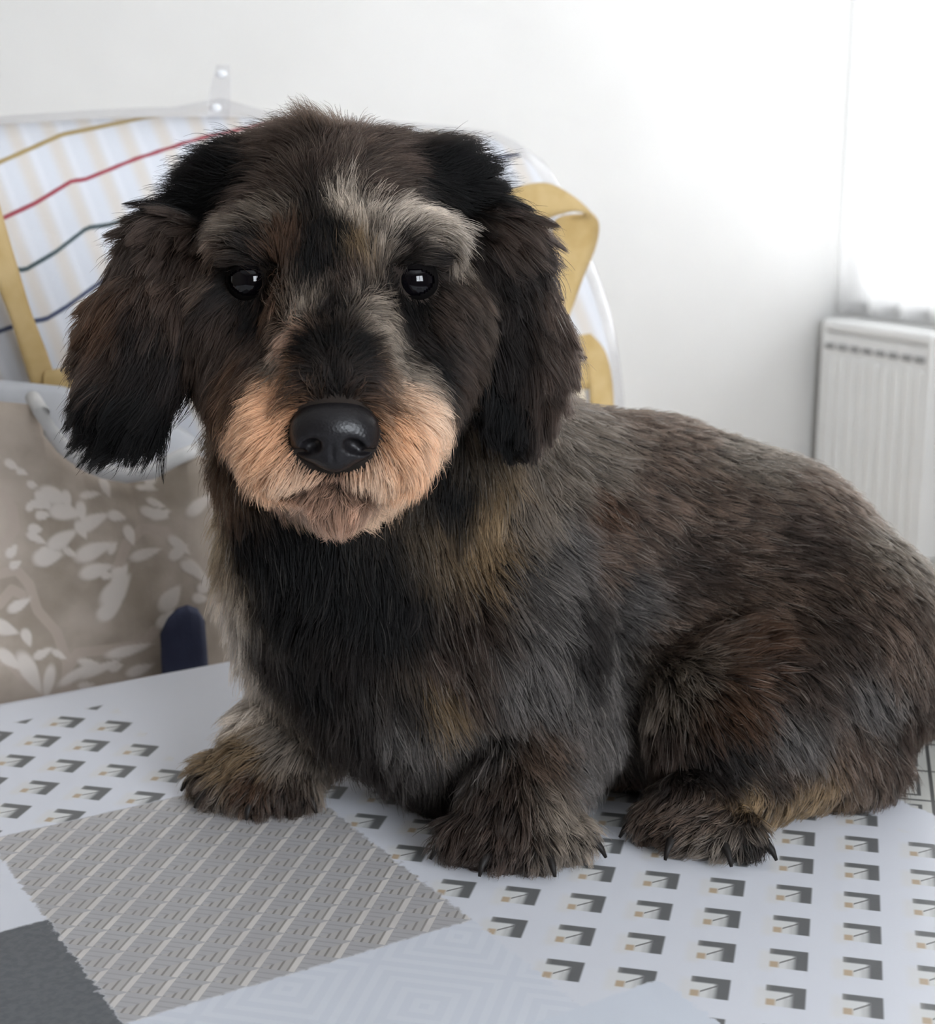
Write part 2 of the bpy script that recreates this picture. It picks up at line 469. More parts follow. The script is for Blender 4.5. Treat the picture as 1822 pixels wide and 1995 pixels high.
def build_cloth():
    d = 0.16
    def axis(a0, a1, n):
        inside = list(np.linspace(a0 + 0.004, a1 - 0.004, n))
        return [a0 - d, a0 - d * 0.66, a0 - d * 0.33, a0 - 0.006, a0] + inside + [a1, a1 + 0.006, a1 + d * 0.33, a1 + d * 0.66, a1 + d]
    ps = axis(TP0, TP1, 60); qs = axis(TQ0, TQ1, 45)
    V = []; F = []
    for i, p in enumerate(ps):
        for j, q in enumerate(qs):
            op = max(TP0 - p, p - TP1, 0); oq = max(TQ0 - q, q - TQ1, 0)
            pp = min(max(p, TP0), TP1); qq = min(max(q, TQ0), TQ1)
            drop = max(op, oq) ; spread = 0.004 + 0.010 * min(1, drop / d)
            if op: pp += math.copysign(spread + 0.006 * (drop / d) * math.sin(q * 38), p - pp)
            if oq: qq += math.copysign(spread + 0.006 * (drop / d) * math.sin(p * 34), q - qq)
            zz = -drop if drop > 0.004 else 0.0
            V.append((pp, qq, zz))
    m = len(qs)
    for i in range(len(ps) - 1):
        for j in range(m - 1):
            F.append((i * m + j, (i + 1) * m + j, (i + 1) * m + j + 1, i * m + j + 1))
    o = mesh_obj('tablecloth', V, F, clothm)
    o.location = RC(0, 0, TABLE); o.rotation_euler = (0, 0, YAW)
    s = o.modifiers.new('thickness', 'SOLIDIFY'); s.thickness = 0.0008; s.offset = -1
    tag(o, 'white oilcloth printed with small grey squares and a woven taupe swatch', 'tablecloth')
build_cloth()

# ------------------------------------------------------------------ bench behind the table
BQ0 = TQ1 + 0.05; BZ = 0.47
bb = (-0.25, BQ0 + 0.24, 0)
bench = empty('bench', *bb)
tag(bench, 'low upholstered bench behind the table carrying the bag and cushion', 'bench')
seatm = speckled('bench_upholstery', (0.20, 0.19, 0.19), (0.24, 0.23, 0.22), 60.0, 0.9, 0.3, 700, 0.0008)
box('seat', -1.0, 0.55, BQ0, BQ0 + 0.48, BZ - 0.10, BZ, seatm, bench, 0.02, bb, 4, True)
box('seat_frame', -0.98, 0.53, BQ0 + 0.02, BQ0 + 0.46, BZ - 0.16, BZ - 0.098, woodm, bench, 0.004, bb)
for p in (-0.93, 0.48):
    for q in (BQ0 + 0.05, BQ0 + 0.43):
        box('leg', p - 0.025, p + 0.025, q - 0.025, q + 0.025, 0, BZ - 0.158, woodm, bench, 0.004, bb)


# ------------------------------------------------------------------ soft things on the bench
def WQ(u, v, q):
    """point on the sight line of pixel (u, v) in the upright plane at room coordinate q"""
    d = ray(u, v)
    tt = (q + O2 @ DQ) / (d[:2] @ DQ)
    return np.array([0, 0, CAMZ]) + d * tt

def project(P):
    d = np.asarray(P, float) - np.array([0, 0, CAMZ])
    f = d @ FW
    return CX + FPX * (d @ RT) / f, CY - FPX * (d @ UP) / f

def vnoise(P, f, seed=0):
    """cheap smooth 3-D noise from summed sines"""
    r = np.random.default_rng(seed); out = np.zeros(len(P))
    for _ in range(5):
        k = r.normal(size=3); k /= np.linalg.norm(k)
        out += np.sin(P @ k * f * r.uniform(0.6, 1.6) + r.uniform(0, 6.28))
    return out / 5

def loft(name, u0, u1, top, q, half, mat, ns=120, nt=100, power=2.6, wrinkle=0.0, wfreq=60, seed=1, parent=None, zbase=None, tpow=1.0):
    """upright cushion-like solid: its upper edge follows top(u) in the plane q, its lower edge rests on the bench"""
    zb = BZ + 0.001 if zbase is None else zbase
    S = np.linspace(0, 1, ns); T = np.linspace(0, 1, nt)
    tu = np.array([a for a, b in top], float); tv = np.array([b for a, b in top], float)
    front = np.zeros((ns, nt, 3)); back = np.zeros((ns, nt, 3))
    n3 = np.array([DQ[0], DQ[1], 0])
    for i, s in enumerate(S):
        u = u0 + (u1 - u0) * s
        P0 = WQ(u, np.interp(u, tu, tv), q)
        fs = max(0.0, 1 - abs(2 * s - 1) ** (power * 2)) ** 0.5
        for j, t_ in enumerate(T):
            ft = max(0.0, 1 - abs(2 * t_ - 1) ** (power * 2)) ** 0.5
            p = P0.copy(); p[2] = P0[2] + (zb - P0[2]) * t_ ** tpow
            h = half * fs * ft
            front[i, j] = p - n3 * h; back[i, j] = p + n3 * h
    V = np.concatenate([front.reshape(-1, 3), back.reshape(-1, 3)])
    if wrinkle:
        edge = np.ones((ns, nt)); edge[0] = edge[-1] = 0; edge[:, 0] = edge[:, -1] = 0
        w = vnoise(V, wfreq, seed) + 0.5 * vnoise(V, wfreq * 2.3, seed + 1)
        V = V + np.outer(w * wrinkle * np.concatenate([edge.ravel(), edge.ravel()]), n3)
        V[:, 2] = np.maximum(V[:, 2], zb)
    F = []
    N = ns * nt
    for i in range(ns - 1):
        for j in range(nt - 1):
            a = i * nt + j
            F.append((a, a + 1, a + nt + 1, a + nt)); F.append((N + a, N + a + nt, N + a + nt + 1, N + a + 1))
    o = mesh_obj(name, V, F, mat, parent)
    bm = bmesh.new(); bm.from_mesh(o.data)
    bmesh.ops.remove_doubles(bm, verts=bm.verts, dist=1e-5)
    bm.to_mesh(o.data); bm.free(); o.data.shade_smooth()
    return o

def verts_np(o):
    a = np.zeros(len(o.data.vertices) * 3); o.data.vertices.foreach_get('co', a)
    return a.reshape(-1, 3)

def attr(o, name, val):
    a = o.data.attributes.new(name, 'FLOAT', 'POINT'); a.data.foreach_set('value', np.asarray(val, np.float32))

def attr_node(m, name, out='Fac'):
    n = m.node_tree.nodes.new('ShaderNodeAttribute'); n.attribute_name = name
    return X(m.node_tree, n.outputs[out])

# striped blanket
blm = new_mat('striped_blanket_cotton', (0.7, 0.72, 0.76), 0.85, 0.2)
st_ = attr_node(blm, 'stripe'); bd_ = attr_node(blm, 'band')
x, y, z, vec = coords(blm)
bfr = bd_.fract()
bandw = soft_in(bfr, 0.36, 0.74, 0.16)
col_ = mixc(blm, bandw * 0.62, (0.74, 0.755, 0.785), (0.74, 0.635, 0.50))
col_ = mixc(blm, soft_in(bfr, 0.78, 0.95, 0.06) * 0.5, col_, (0.84, 0.84, 0.86))
for k, (cc, wdt) in enumerate((((0.42, 0.30, 0.12), 0.05), ((0.36, 0.05, 0.07), 0.045), ((0.035, 0.065, 0.07), 0.045), ((0.045, 0.06, 0.12), 0.045))):
    col_ = mixc(blm, 1.0 - (st_ - (k + 1.0)).abs().step(wdt * 0.55, wdt * 1.4), col_, cc)
color_in(blm, col_)
bump(blm, noise(blm, vec, 400, 2.0), 0.3, 0.0008)
blanket_top = [(-220, 300), (-150, 262), (0, 242), (200, 230), (430, 226), (620, 236), (870, 254), (950, 266), (1000, 300), (1050, 385), (1110, 520), (1150, 630), (1180, 760)]
BLQ = 0.73
blanket = loft('folded_blanket', -220, 1180, blanket_top, BLQ, 0.085, blm, 150, 130, wrinkle=0.0035, wfreq=26, seed=3)
tag(blanket, 'pale folded blanket with thin red, green and blue stripes inside the clear bag', 'blanket')
curves_ = [  # yellow, red, green, blue stripe as they run over the blanket
    [(-300, 430), (0, 315), (120, 262), (250, 236), (500, 190), (1000, 120), (1300, 90)],
    [(-300, 560), (0, 428), (70, 395), (140, 352), (165, 350), (260, 310), (380, 270), (560, 230), (800, 195), (1000, 180), (1300, 160)],
    [(-300, 660), (0, 537), (28, 524), (48, 527), (110, 490), (170, 443), (215, 438), (330, 398), (560, 320), (720, 268), (870, 258), (1000, 250), (1300, 240)],
    [(-300, 760), (0, 645), (50, 628), (90, 622), (130, 598), (215, 536), (400, 470), (700, 380), (920, 314), (1000, 300), (1300, 280)]]
Vb = verts_np(blanket); uu, vv = project(Vb)
cv = [np.interp(uu, [a for a, b in c], [b for a, b in c]) for c in curves_]
cv = [cv[0] - 90] + cv + [cv[3] + 110, cv[3] + 220, cv[3] + 900]
tt = np.zeros(len(Vb))
for k in range(len(cv) - 1):
    f = (vv - cv[k]) / (cv[k + 1] - cv[k])
    tt = np.where((f >= 0), k + np.clip(f, 0, 1), tt)
attr(blanket, 'stripe', tt)
attr(blanket, 'band', (uu - 0.40 * (vv - 300)) / 74.0 + 20 + 0.12 * vnoise(Vb, 18, 5))

# clear plastic bag over it
plm = bpy.data.materials.new('clear_plastic_film'); plm.use_nodes = True
t = plm.node_tree; t.nodes.clear()
out = t.nodes.new('ShaderNodeOutputMaterial'); mx = t.nodes.new('ShaderNodeMixShader'); mx2 = t.nodes.new('ShaderNodeMixShader')
tr = t.nodes.new('ShaderNodeBsdfTransparent'); gl = t.nodes.new('ShaderNodeBsdfGlossy'); fr = t.nodes.new('ShaderNodeFresnel'); df = t.nodes.new('ShaderNodeBsdfTranslucent')
tr.inputs['Color'].default_value = (0.97, 0.97, 0.98, 1); gl.inputs['Roughness'].default_value = 0.06; fr.inputs['IOR'].default_value = 1.09
df.inputs['Color'].default_value = (0.8, 0.8, 0.82, 1); mx2.inputs[0].default_value = 0.07
t.links.new(tr.outputs[0], mx2.inputs[1]); t.links.new(df.outputs[0], mx2.inputs[2])
t.links.new(X(t, fr.outputs[0]).min(0.16).s, mx.inputs[0]); t.links.new(mx2.outputs[0], mx.inputs[1]); t.links.new(gl.outputs[0], mx.inputs[2])
t.links.new(mx.outputs[0], out.inputs[0])
bag_top = [(-260, 290), (-200, 250), (0, 226), (200, 213), (340, 208), (400, 196), (430, 190), (460, 200), (520, 216), (620, 224), (870, 244), (970, 258), (1030, 300), (1070, 380), (1130, 515), (1170, 620), (1200, 770)]
BAGQ = 0.73
bag = empty_at('storage_bag', RC(0.1, BAGQ, BZ))
tag(bag, 'clear plastic storage bag with mustard fabric trim standing behind the dog', 'bag')
film = loft('film', -260, 1200, bag_top, BAGQ, 0.093, plm, 110, 90, wrinkle=0.003, wfreq=32, seed=9)
def adopt(o, par):
    o.parent = par; o.matrix_parent_inverse = par.matrix_basis.inverted(); return o
adopt(film, bag)
goldm = speckled('mustard_grosgrain', (0.50, 0.34, 0.13), (0.60, 0.43, 0.20), 45.0, 0.7, 0.4, 900, 0.0006)

def ribbon(name, rows, mat, parent, thick=0.002, sub=6):
    """rows: (uL, vL, uR, vR, q) across the strip; smoothly interpolated"""
    rows = np.array(rows, float); n = len(rows)
    tq = np.linspace(0, n - 1, (n - 1) * sub + 1)
    def cr(k):
        out = []
        for q in tq:
            i = min(int(q), n - 2); f = q - i
            p0, p1, p2, p3 = rows[max(i - 1, 0), k], rows[i, k], rows[i + 1, k], rows[min(i + 2, n - 1), k]
            out.append(0.5 * (2 * p1 + (p2 - p0) * f + (2 * p0 - 5 * p1 + 4 * p2 - p3) * f * f + (3 * p1 - p0 - 3 * p2 + p3) * f ** 3))
        return np.array(out)
    c = [cr(k) for k in range(rows.shape[1])]
    V = []; F = []
    for i in range(len(tq)):
        ql = c[4][i]; qr = c[5][i] if rows.shape[1] > 5 else ql
        a = WQ(c[0][i], c[1][i], ql); b = WQ(c[2][i], c[3][i], qr)
        for k in range(5): V.append(a + (b - a) * k / 4)
    for i in range(len(tq) - 1):
        for k in range(4):
            F.append((i * 5 + k, i * 5 + k + 1, (i + 1) * 5 + k + 1, (i + 1) * 5 + k))
    o = mesh_obj(name, V, F, mat)
    s = o.modifiers.new('thickness', 'SOLIDIFY'); s.thickness = thick; s.offset = 0
    adopt(o, parent)
    return o

FQ = BAGQ - 0.103
ribbon('side_trim', [(-60, 330, -20, 330, FQ), (-25, 450, 12, 445, FQ - 0.002), (-8, 545, 40, 540, FQ - 0.004), (20, 620, 62, 612, FQ - 0.004), (45, 700, 92, 690, FQ - 0.004), (74, 788, 118, 772, FQ - 0.004)], goldm, bag)
ribbon('bottom_trim', [(86, 724, 78, 790, FQ - 0.008), (130, 716, 130, 772, FQ - 0.008), (190, 708, 195, 765, FQ - 0.008), (300, 700, 300, 755, FQ - 0.008), (600, 690, 600, 745, FQ - 0.008), (1000, 696, 1000, 751, FQ - 0.008), (1146, 704, 1150, 758, FQ - 0.004)], goldm, bag)
ribbon('handle', [(900, 405, 925, 470, FQ + 0.012), (960, 383, 985, 428, FQ - 0.010), (1010, 364, 1035, 434, FQ - 0.018), (1062, 356, 1085, 420, FQ - 0.018), (1110, 378, 1118, 412, FQ - 0.014), (1150, 412, 1140, 418, FQ - 0.008), (1166, 434, 1084, 428, FQ - 0.001), (1160, 480, 1078, 488, FQ + 0.002), (1136, 540, 1076, 540, FQ + 0.002), (1112, 606, 1088, 606, FQ + 0.002), (1100, 640, 1085, 640, FQ + 0.002)], goldm, bag)
ribbon('corner_trim', [(1122, 655, 1150, 650, FQ), (1140, 700, 1180, 688, FQ), (1150, 775, 1194, 765, FQ), (1152, 900, 1196, 900, FQ)], goldm, bag)
ribbon('corner_piping', [(1108, 690, 1122, 688, FQ - 0.004), (1118, 730, 1134, 726, FQ - 0.004), (1124, 790, 1142, 790, FQ - 0.004)], speckled('cream_piping', (0.62, 0.52, 0.36), (0.7, 0.6, 0.45), 60, 0.8), bag)

glintm = new_mat('white_film_glint', (0.85, 0.85, 0.86), 0.08, 0.9)
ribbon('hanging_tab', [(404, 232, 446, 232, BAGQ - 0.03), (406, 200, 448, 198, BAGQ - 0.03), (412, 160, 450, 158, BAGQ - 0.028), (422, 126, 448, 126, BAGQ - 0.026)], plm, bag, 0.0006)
for (u, v) in ((421, 210), (432, 144)):  # white beads added in place of highlights on the clear film
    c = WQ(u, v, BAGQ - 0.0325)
    sn = ball('glint_bead', c, (0.0042, 0.002, 0.0032), glintm, None, 16); adopt(sn, bag)

# damask cushion
dmm = new_mat('damask_jacquard', (0.4, 0.36, 0.31), 0.75, 0.35)
pat = attr_node(dmm, 'motif'); pat2 = attr_node(dmm, 'scroll')
x, y, z, vec = coords(dmm)
nn = noise(dmm, vec, 22, 4.0)
colr = mixc(dmm, nn.step(0.3, 0.7), (0.35, 0.288, 0.23), (0.56, 0.475, 0.40))
colr = mixc(dmm, pat2.step(0.3, 0.7) * 0.7, colr, (0.52, 0.43, 0.365))
colr = mixc(dmm, pat.step(0.05, 0.95) * 0.85, colr, (0.74, 0.67, 0.61))
color_in(dmm, colr)
bump(dmm, noise(dmm, vec, 650, 2.0) * 0.5 + pat * 1.0, 0.35, 0.0012)
CUQ = 0.525
cush_top = [(-260, 830), (-150, 790), (0, 782), (60, 788), (95, 830), (140, 880), (240, 922), (300, 915), (350, 885), (400, 890), (440, 940)]
cushion = loft('damask_cushion', -260, 440, cush_top, CUQ, 0.042, dmm, 240, 260, power=1.7, wrinkle=0.0035, wfreq=30, seed=12)
tag(cushion, 'taupe damask cushion with pale leaf sprays behind the table edge', 'cushion')
Vc = verts_np(cushion); uu, vv = project(Vc)
warp = 9 * vnoise(Vc, 60, 21); uw = uu + warp; vw = vv + 9 * vnoise(Vc, 60, 22)
mot = np.zeros(len(Vc)); scr = np.zeros(len(Vc))
leaves = [(105, 968, 34, 15, 20), (128, 1000, 36, 15, 10), (95, 1085, 30, 17, -10), (122, 1052, 34, 15, -30), (182, 1020, 36, 14, -25), (185, 1075, 40, 15, -20), (190, 1112, 34, 13, -15),
          (160, 1035, 20, 10, 60), (255, 1045, 20, 10, 70), (285, 1080, 32, 10, -20), (235, 1125, 28, 12, -60), (228, 1150, 40, 20, -50), (215, 1185, 30, 14, -35), (330, 1165, 30, 16, -55),
          (60, 1310, 44, 16, 62), (95, 1330, 36, 10, 100), (150, 1310, 44, 9, -35), (190, 1300, 46, 9, -25), (250, 1262, 50, 10, -14), (20, 1285, 30, 12, 40), (10, 1225, 30, 14, 20),
          (40, 1180, 26, 10, -30), (20, 905, 16, 8, 30), (40, 920, 12, 7, 20), (60, 945, 12, 7, 20), (75, 965, 12, 7, 20), (88, 985, 12, 7, 20), (130, 975, 18, 10, 70),
          (160, 1000, 20, 10, 80), (350, 1060, 26, 10, 40), (380, 1110, 28, 11, 50), (300, 1000, 26, 10, 20), (270, 1300, 30, 10, -20), (-60, 1000, 40, 18, 30), (-90, 1100, 40, 18, -30), (-120, 900, 40, 18, 50), (390, 980, 30, 12, -40)]
rl = np.random.default_rng(44)
for _ in range(60):
    a = rl.uniform(-200, 400); b = rl.uniform(930, 1360)
    leaves.append((a, b, rl.uniform(12, 26), rl.uniform(6, 11), rl.uniform(-70, 70)))
for (a, b, L, w_, ang) in leaves:
    ca, sa = math.cos(math.radians(ang)), math.sin(math.radians(ang))
    lx_ = ((uw - a) * ca + (vw - b) * sa) / L; ly_ = (-(uw - a) * sa + (vw - b) * ca) / w_
    d = 1.0 - (np.abs(lx_) ** 1.6 + (ly_ / (1.0 - 0.45 * lx_)) ** 2)
    mot = np.maximum(mot, np.clip(0.5 + d * 1.2, 0, 1) * (d > -0.6))
scrolls = [[(0, 1120), (35, 1112), (60, 1140), (75, 1190), (110, 1230), (130, 1290), (128, 1350)], [(0, 960), (20, 990), (28, 1030), (10, 1060), (-30, 1060)],
           [(130, 1300), (150, 1270), (200, 1262), (280, 1250), (300, 1225)], [(230, 1110), (250, 1060), (280, 1030), (330, 1035)], [(0, 1180), (25, 1150), (45, 1160)], [(60, 1330), (20, 1290), (-20, 1280)]]
for poly in scrolls:
    for (a, b), (c, d) in zip(poly[:-1], poly[1:]):
        ab = np.array([c - a, d - b], float); L2 = ab @ ab
        h = np.clip(((uw - a) * ab[0] + (vw - b) * ab[1]) / L2, 0, 1)
        dist = np.hypot(uw - a - h * ab[0], vw - b - h * ab[1])
        scr = np.maximum(scr, np.clip(1.6 - dist / 9, 0, 1))
attr(cushion, 'motif', mot); attr(cushion, 'scroll', scr)
pipem = speckled('white_piping_cotton', (0.62, 0.61, 0.60), (0.7, 0.69, 0.68), 40, 0.8)
pp = []
for (a, b) in [(70, 770), (82, 805), (98, 840), (125, 873), (160, 900), (200, 918), (245, 927), (295, 920), (345, 892), (380, 868)]:
    pp.append(WQ(a, b, CUQ - 0.030))
pp[0] = WQ(64, 776, CUQ + 0.012); pp[-1] = WQ(384, 876, CUQ + 0.012)
pip = tube('piping', pp, 0.0048, pipem); adopt(pip, cushion)

pillowm = speckled('white_pillow_cotton', (0.58, 0.59, 0.62), (0.66, 0.67, 0.70), 12, 0.8, 0.3, 40, 0.004)
pillow = loft('white_pillow', -240, 420, [(-240, 820), (-100, 760), (0, 740), (120, 752), (250, 790), (350, 830), (420, 880)], 0.594, 0.022, pillowm, 90, 70, power=1.6, wrinkle=0.002, wfreq=50, seed=30)
tag(pillow, 'thin white pillow squeezed between the damask cushion and the bag', 'pillow')

navym = speckled('navy_cloth', (0.020, 0.025, 0.06), (0.035, 0.043, 0.09), 30, 0.8, 0.3, 500, 0.001)
pouch = loft('navy_pouch', 312, 400, [(312, 1235), (326, 1205), (345, 1185), (365, 1178), (385, 1185), (400, 1210)], 0.470, 0.010, navym, 40, 60, power=2.0, wrinkle=0.001, wfreq=60, seed=33)
tag(pouch, 'small navy blue cloth pouch beside the damask cushion', 'pouch')

# ------------------------------------------------------------------ the dog: one continuous skin from a blended distance field
def surface_nets(D, org, h):
    """quad mesh of the zero level of the grid D (negative inside)"""
    nx, ny, nz = D.shape
    S = D < 0
    cs = np.zeros((nx - 1, ny - 1, nz - 1), np.int8)
    for dx in (0, 1):
        for dy in (0, 1):
            for dz in (0, 1):
                cs += S[dx:nx - 1 + dx, dy:ny - 1 + dy, dz:nz - 1 + dz]
    act = (cs > 0) & (cs < 8)
    idx = -np.ones(act.shape, np.int64)
    I = np.argwhere(act); idx[act] = np.arange(len(I))
    acc = np.zeros((len(I), 3)); cnt = np.zeros(len(I))
    cor = [(a, b, c) for a in (0, 1) for b in (0, 1) for c in (0, 1)]
    for a in cor:
        for ax in range(3):
            if a[ax]: continue
            b = list(a); b[ax] = 1
            da = D[I[:, 0] + a[0], I[:, 1] + a[1], I[:, 2] + a[2]]; db = D[I[:, 0] + b[0], I[:, 1] + b[1], I[:, 2] + b[2]]
            m = (da < 0) != (db < 0)
            f = np.where(m, da / np.where(m, da - db, 1), 0)
            p = np.tile(np.array(a, float), (len(I), 1)); p[:, ax] += f
            acc += p * m[:, None]; cnt += m
    V = org + (I + acc / cnt[:, None]) * h
    F = []
    for ax in range(3):
        o1, o2 = [(1, 2), (2, 0), (0, 1)][ax]
        sl0 = [slice(None)] * 3; sl1 = [slice(None)] * 3
        sl0[ax] = slice(0, -1); sl1[ax] = slice(1, None)
        A = S[tuple(sl0)]; B = S[tuple(sl1)]
        E_ = np.argwhere(A != B)
        ok = (E_[:, o1] > 0) & (E_[:, o2] > 0) & (E_[:, o1] < D.shape[o1] - 1) & (E_[:, o2] < D.shape[o2] - 1)
        E_ = E_[ok]
        flip = A[E_[:, 0], E_[:, 1], E_[:, 2]]
        q = []
        for s1, s2 in ((-1, -1), (0, -1), (0, 0), (-1, 0)):
            c = E_.copy(); c[:, o1] += s1; c[:, o2] += s2
            q.append(idx[c[:, 0], c[:, 1], c[:, 2]])
        q = np.stack(q, 1); q[~flip] = q[~flip][:, ::-1]
        F.append(q)
    return V, np.concatenate(F)

class Field:
    def __init__(s, lo, hi, h):
        s.lo = np.array(lo, float); s.h = h
        s.n = np.ceil((np.array(hi) - s.lo) / h).astype(int) + 1
        s.ax = [s.lo[i] + np.arange(s.n[i]) * h for i in range(3)]
        s.groups = {}
    def grid(s, g):
        if g not in s.groups: s.groups[g] = np.full(s.n, 0.06, np.float32)
        return s.groups[g]
    def sub(s, lo, hi):
        a = np.clip(((np.array(lo) - s.lo) / s.h).astype(int), 0, s.n - 1); b = np.clip(((np.array(hi) - s.lo) / s.h).astype(int) + 2, 1, s.n)
        sl = tuple(slice(a[i], b[i]) for i in range(3))
        return sl, (s.ax[0][sl[0]][:, None, None], s.ax[1][sl[1]][None, :, None], s.ax[2][sl[2]][None, None, :])
    def blend(s, g, sl, d, k, cut=False):
        G = s.grid(g); a = G[sl]
        if cut: d = -d; hh = np.maximum(k - np.abs(a - d), 0) / k; G[sl] = np.maximum(a, d) + hh * hh * k / 4
        else: hh = np.maximum(k - np.abs(a - d), 0) / k; G[sl] = np.minimum(a, d) - hh * hh * k / 4
    def cap(s, g, a, b, ra, rb, k=0.015, flat=None, fk=1.0):
        """tapered capsule; flat = a direction across which it is squeezed by fk"""
        a = np.array(a, float); b = np.array(b, float); R = max(ra, rb) + k + 0.012
        sl, (x, y, z) = s.sub(np.minimum(a, b) - R, np.maximum(a, b) + R)
        ab = b - a; L = ab @ ab + 1e-12
        px, py, pz = x - a[0], y - a[1], z - a[2]
        t = np.clip((px * ab[0] + py * ab[1] + pz * ab[2]) / L, 0, 1)
        qx, qy, qz = px - t * ab[0], py - t * ab[1], pz - t * ab[2]
        d2 = qx * qx + qy * qy + qz * qz
        if flat is not None:
            n = np.array(flat, float); n /= np.linalg.norm(n)
            c = qx * n[0] + qy * n[1] + qz * n[2]
            d2 = d2 + c * c * (fk * fk - 1)
            d = (np.sqrt(d2) - (ra + (rb - ra) * t)) * (0.55)
        else: d = np.sqrt(d2) - (ra + (rb - ra) * t)
        s.blend(g, sl, d.astype(np.float32), k)
    def ell(s, g, c, r, k=0.012, rot=None, cut=False):
        c = np.array(c, float); r = np.array(r, float); R = r.max() + k + 0.012
        sl, (x, y, z) = s.sub(c - R, c + R)
        p = [x - c[0], y - c[1], z - c[2]]
        if rot is not None: p = [rot[0, i] * p[0] + rot[1, i] * p[1] + rot[2, i] * p[2] for i in range(3)]
        k0 = np.sqrt((p[0] / r[0]) ** 2 + (p[1] / r[1]) ** 2 + (p[2] / r[2]) ** 2)
        k1 = np.sqrt((p[0] / r[0] ** 2) ** 2 + (p[1] / r[1] ** 2) ** 2 + (p[2] / r[2] ** 2) ** 2)
        d = k0 * (k0 - 1) / np.maximum(k1, 1e-6)
        s.blend(g, sl, d.astype(np.float32), k, cut)

def T3(x, y, z): return np.array([x, y, TABLE + z])
HF = 0.0025
fld = Field((-0.175, 0.535, TABLE - 0.002), (0.295, 0.93, TABLE + 0.335), HF)
B = 'body'
chest, wither, back_, loin, rump = W(765, 1225, .728), W(1010, 1038, .765), W(1255, 1080, .792), W(1455, 1148, .785), W(1600, 1246, .757)
fld.cap(B, chest, wither, .056, .062, .02); fld.cap(B, wither, back_, .062, .066, .02)
fld.cap(B, back_, loin, .066, .066, .02); fld.cap(B, loin, rump, .066, .060, .02)
fld.ell(B, T3(*(np.array([0.155, 0.835, 0.05]))), (.055, .05, .05), .02)
fld.cap(B, W(690, 1090, .712), chest, .048, .054, .02)                     # breast
fld.cap(B, W(735, 620, .712), W(880, 1000, .745), .044, .058, .02)         # neck
fld.cap(B, W(620, 880, .700), W(690, 1090, .712), .043, .048, .02)         # throat
fld.cap(B, W(820, 1330, .712), W(900, 1440, .715), .044, .036, .02)        # brisket down to the cloth
fld.cap(B, W(1130, 1370, .745), W(1400, 1375, .735), .040, .042, .02)       # belly
# near hind leg
fld.cap(B, W(1625, 1265, .745), W(1420, 1405, .705), .055, .040, .012); fld.cap(B, W(1415, 1425, .70), W(1650, 1475, .715), .032, .024, .012)
heel, toe = T3(.186, .712, .022), T3(.102, .665, .017)
fld.cap(B, W(1650, 1470, .715), heel, .022, .017, .012); fld.cap(B, heel, toe, .0165, .017, .008)
HT = [T3(.086, .663, .0115), T3(.095, .653, .0115), T3(.108, .648, .0115), T3(.121, .649, .0115)]
for c in HT: fld.cap(B, toe + (c - toe) * .3, c, .011, .0105, .006)
# far hind leg tucked behind
fld.cap(B, T3(.15, .86, .05), T3(.08, .845, .025), .04, .024, .015); fld.cap(B, T3(.09, .86, .018), T3(.03, .84, .016), .016, .016, .01)
# near front leg
fld.cap(B, W(985, 1230, .712), W(1035, 1420, .698), .046, .034, .018); fld.cap(B, W(1035, 1420, .698), T3(.026, .668, .026), .033, .0225, .012)
pn = T3(.022, .655, .020); fld.cap(B, T3(.026, .668, .026), pn, .0225, .022, .01)
NT = [T3(.000, .645, .012), T3(.013, .637, .012), T3(.030, .637, .012), T3(.044, .646, .012)]
for c in NT: fld.cap(B, pn + (c - pn) * .3, c, .0125, .011, .006)
# far front leg
fld.cap(B, W(700, 1230, .735), T3(-.058, .742, .052), .044, .034, .018); fld.cap(B, T3(-.058, .742, .052), T3(-.085, .722, .027), .031, .022, .012)
pf = T3(-.094, .714, .020); fld.cap(B, T3(-.085, .722, .027), pf, .022, .021, .01)
FT = [T3(-.120, .713, .0115), T3(-.113, .702, .0115), T3(-.098, .696, .0115), T3(-.082, .700, .0115)]
for c in FT: fld.cap(B, pf + (c - pf) * .3, c, .0125, .011, .006)
# tail, lying behind the rump
fld.cap(B, W(1700, 1330, .79), T3(.262, .80, .014), .026, .012, .015)
Hd = 'head'
fld.ell(Hd, W(652, 492, .690), (.050, .056, .046), .012)
fld.cap(Hd, W(500, 395, .698), W(815, 390, .700), .021, .021, .014)          # crown between the ears
fld.cap(Hd, W(652, 520, .665), W(652, 560, .645), .036, .030, .012)
fld.ell(Hd, W(478, 650, .668), (.026, .036, .034), .014); fld.ell(Hd, W(832, 650, .668), (.026, .036, .034), .014)
fld.cap(Hd, W(652, 590, .640), W(652, 775, .588), .026, .0165, .012)       # bridge of the nose
for s_ in (-1, 1):
    fld.cap(Hd, W(652 + s_ * 118, 745, .640), W(652 + s_ * 80, 875, .590), .026, .0165, .010)   # lips
    fld.ell(Hd, W(652 + s_ * 140, 468, .646), (.018, .014, .010), .012)     # brow
fld.cap(Hd, W(652, 845, .66), W(652, 945, .604), .034, .0140, .010)         # lower jaw
fld.ell(Hd, W(652, 845, .582), (.0165, .012, .014), .006)
for s_, uu_ in ((-1, 487), (1, 808)):
    fld.ell(Hd, W(uu_, 545, .626), (.0125, .0075, .0100), .006, cut=True)   # eye sockets
nl = np.array([-.45, -.85, .12]); nr_ = np.array([.50, -.82, .12])
EL, ER = 'ear_l', 'ear_r'
fld.cap(EL, W(436, 412, .690), W(335, 530, .672), .017, .021, .008, nl, 2.6); fld.cap(EL, W(335, 530, .672), W(285, 655, .660), .021, .025, .008, nl, 3.0)
fld.cap(EL, W(285, 655, .660), W(254, 762, .652), .025, .020, .008, nl, 3.2)
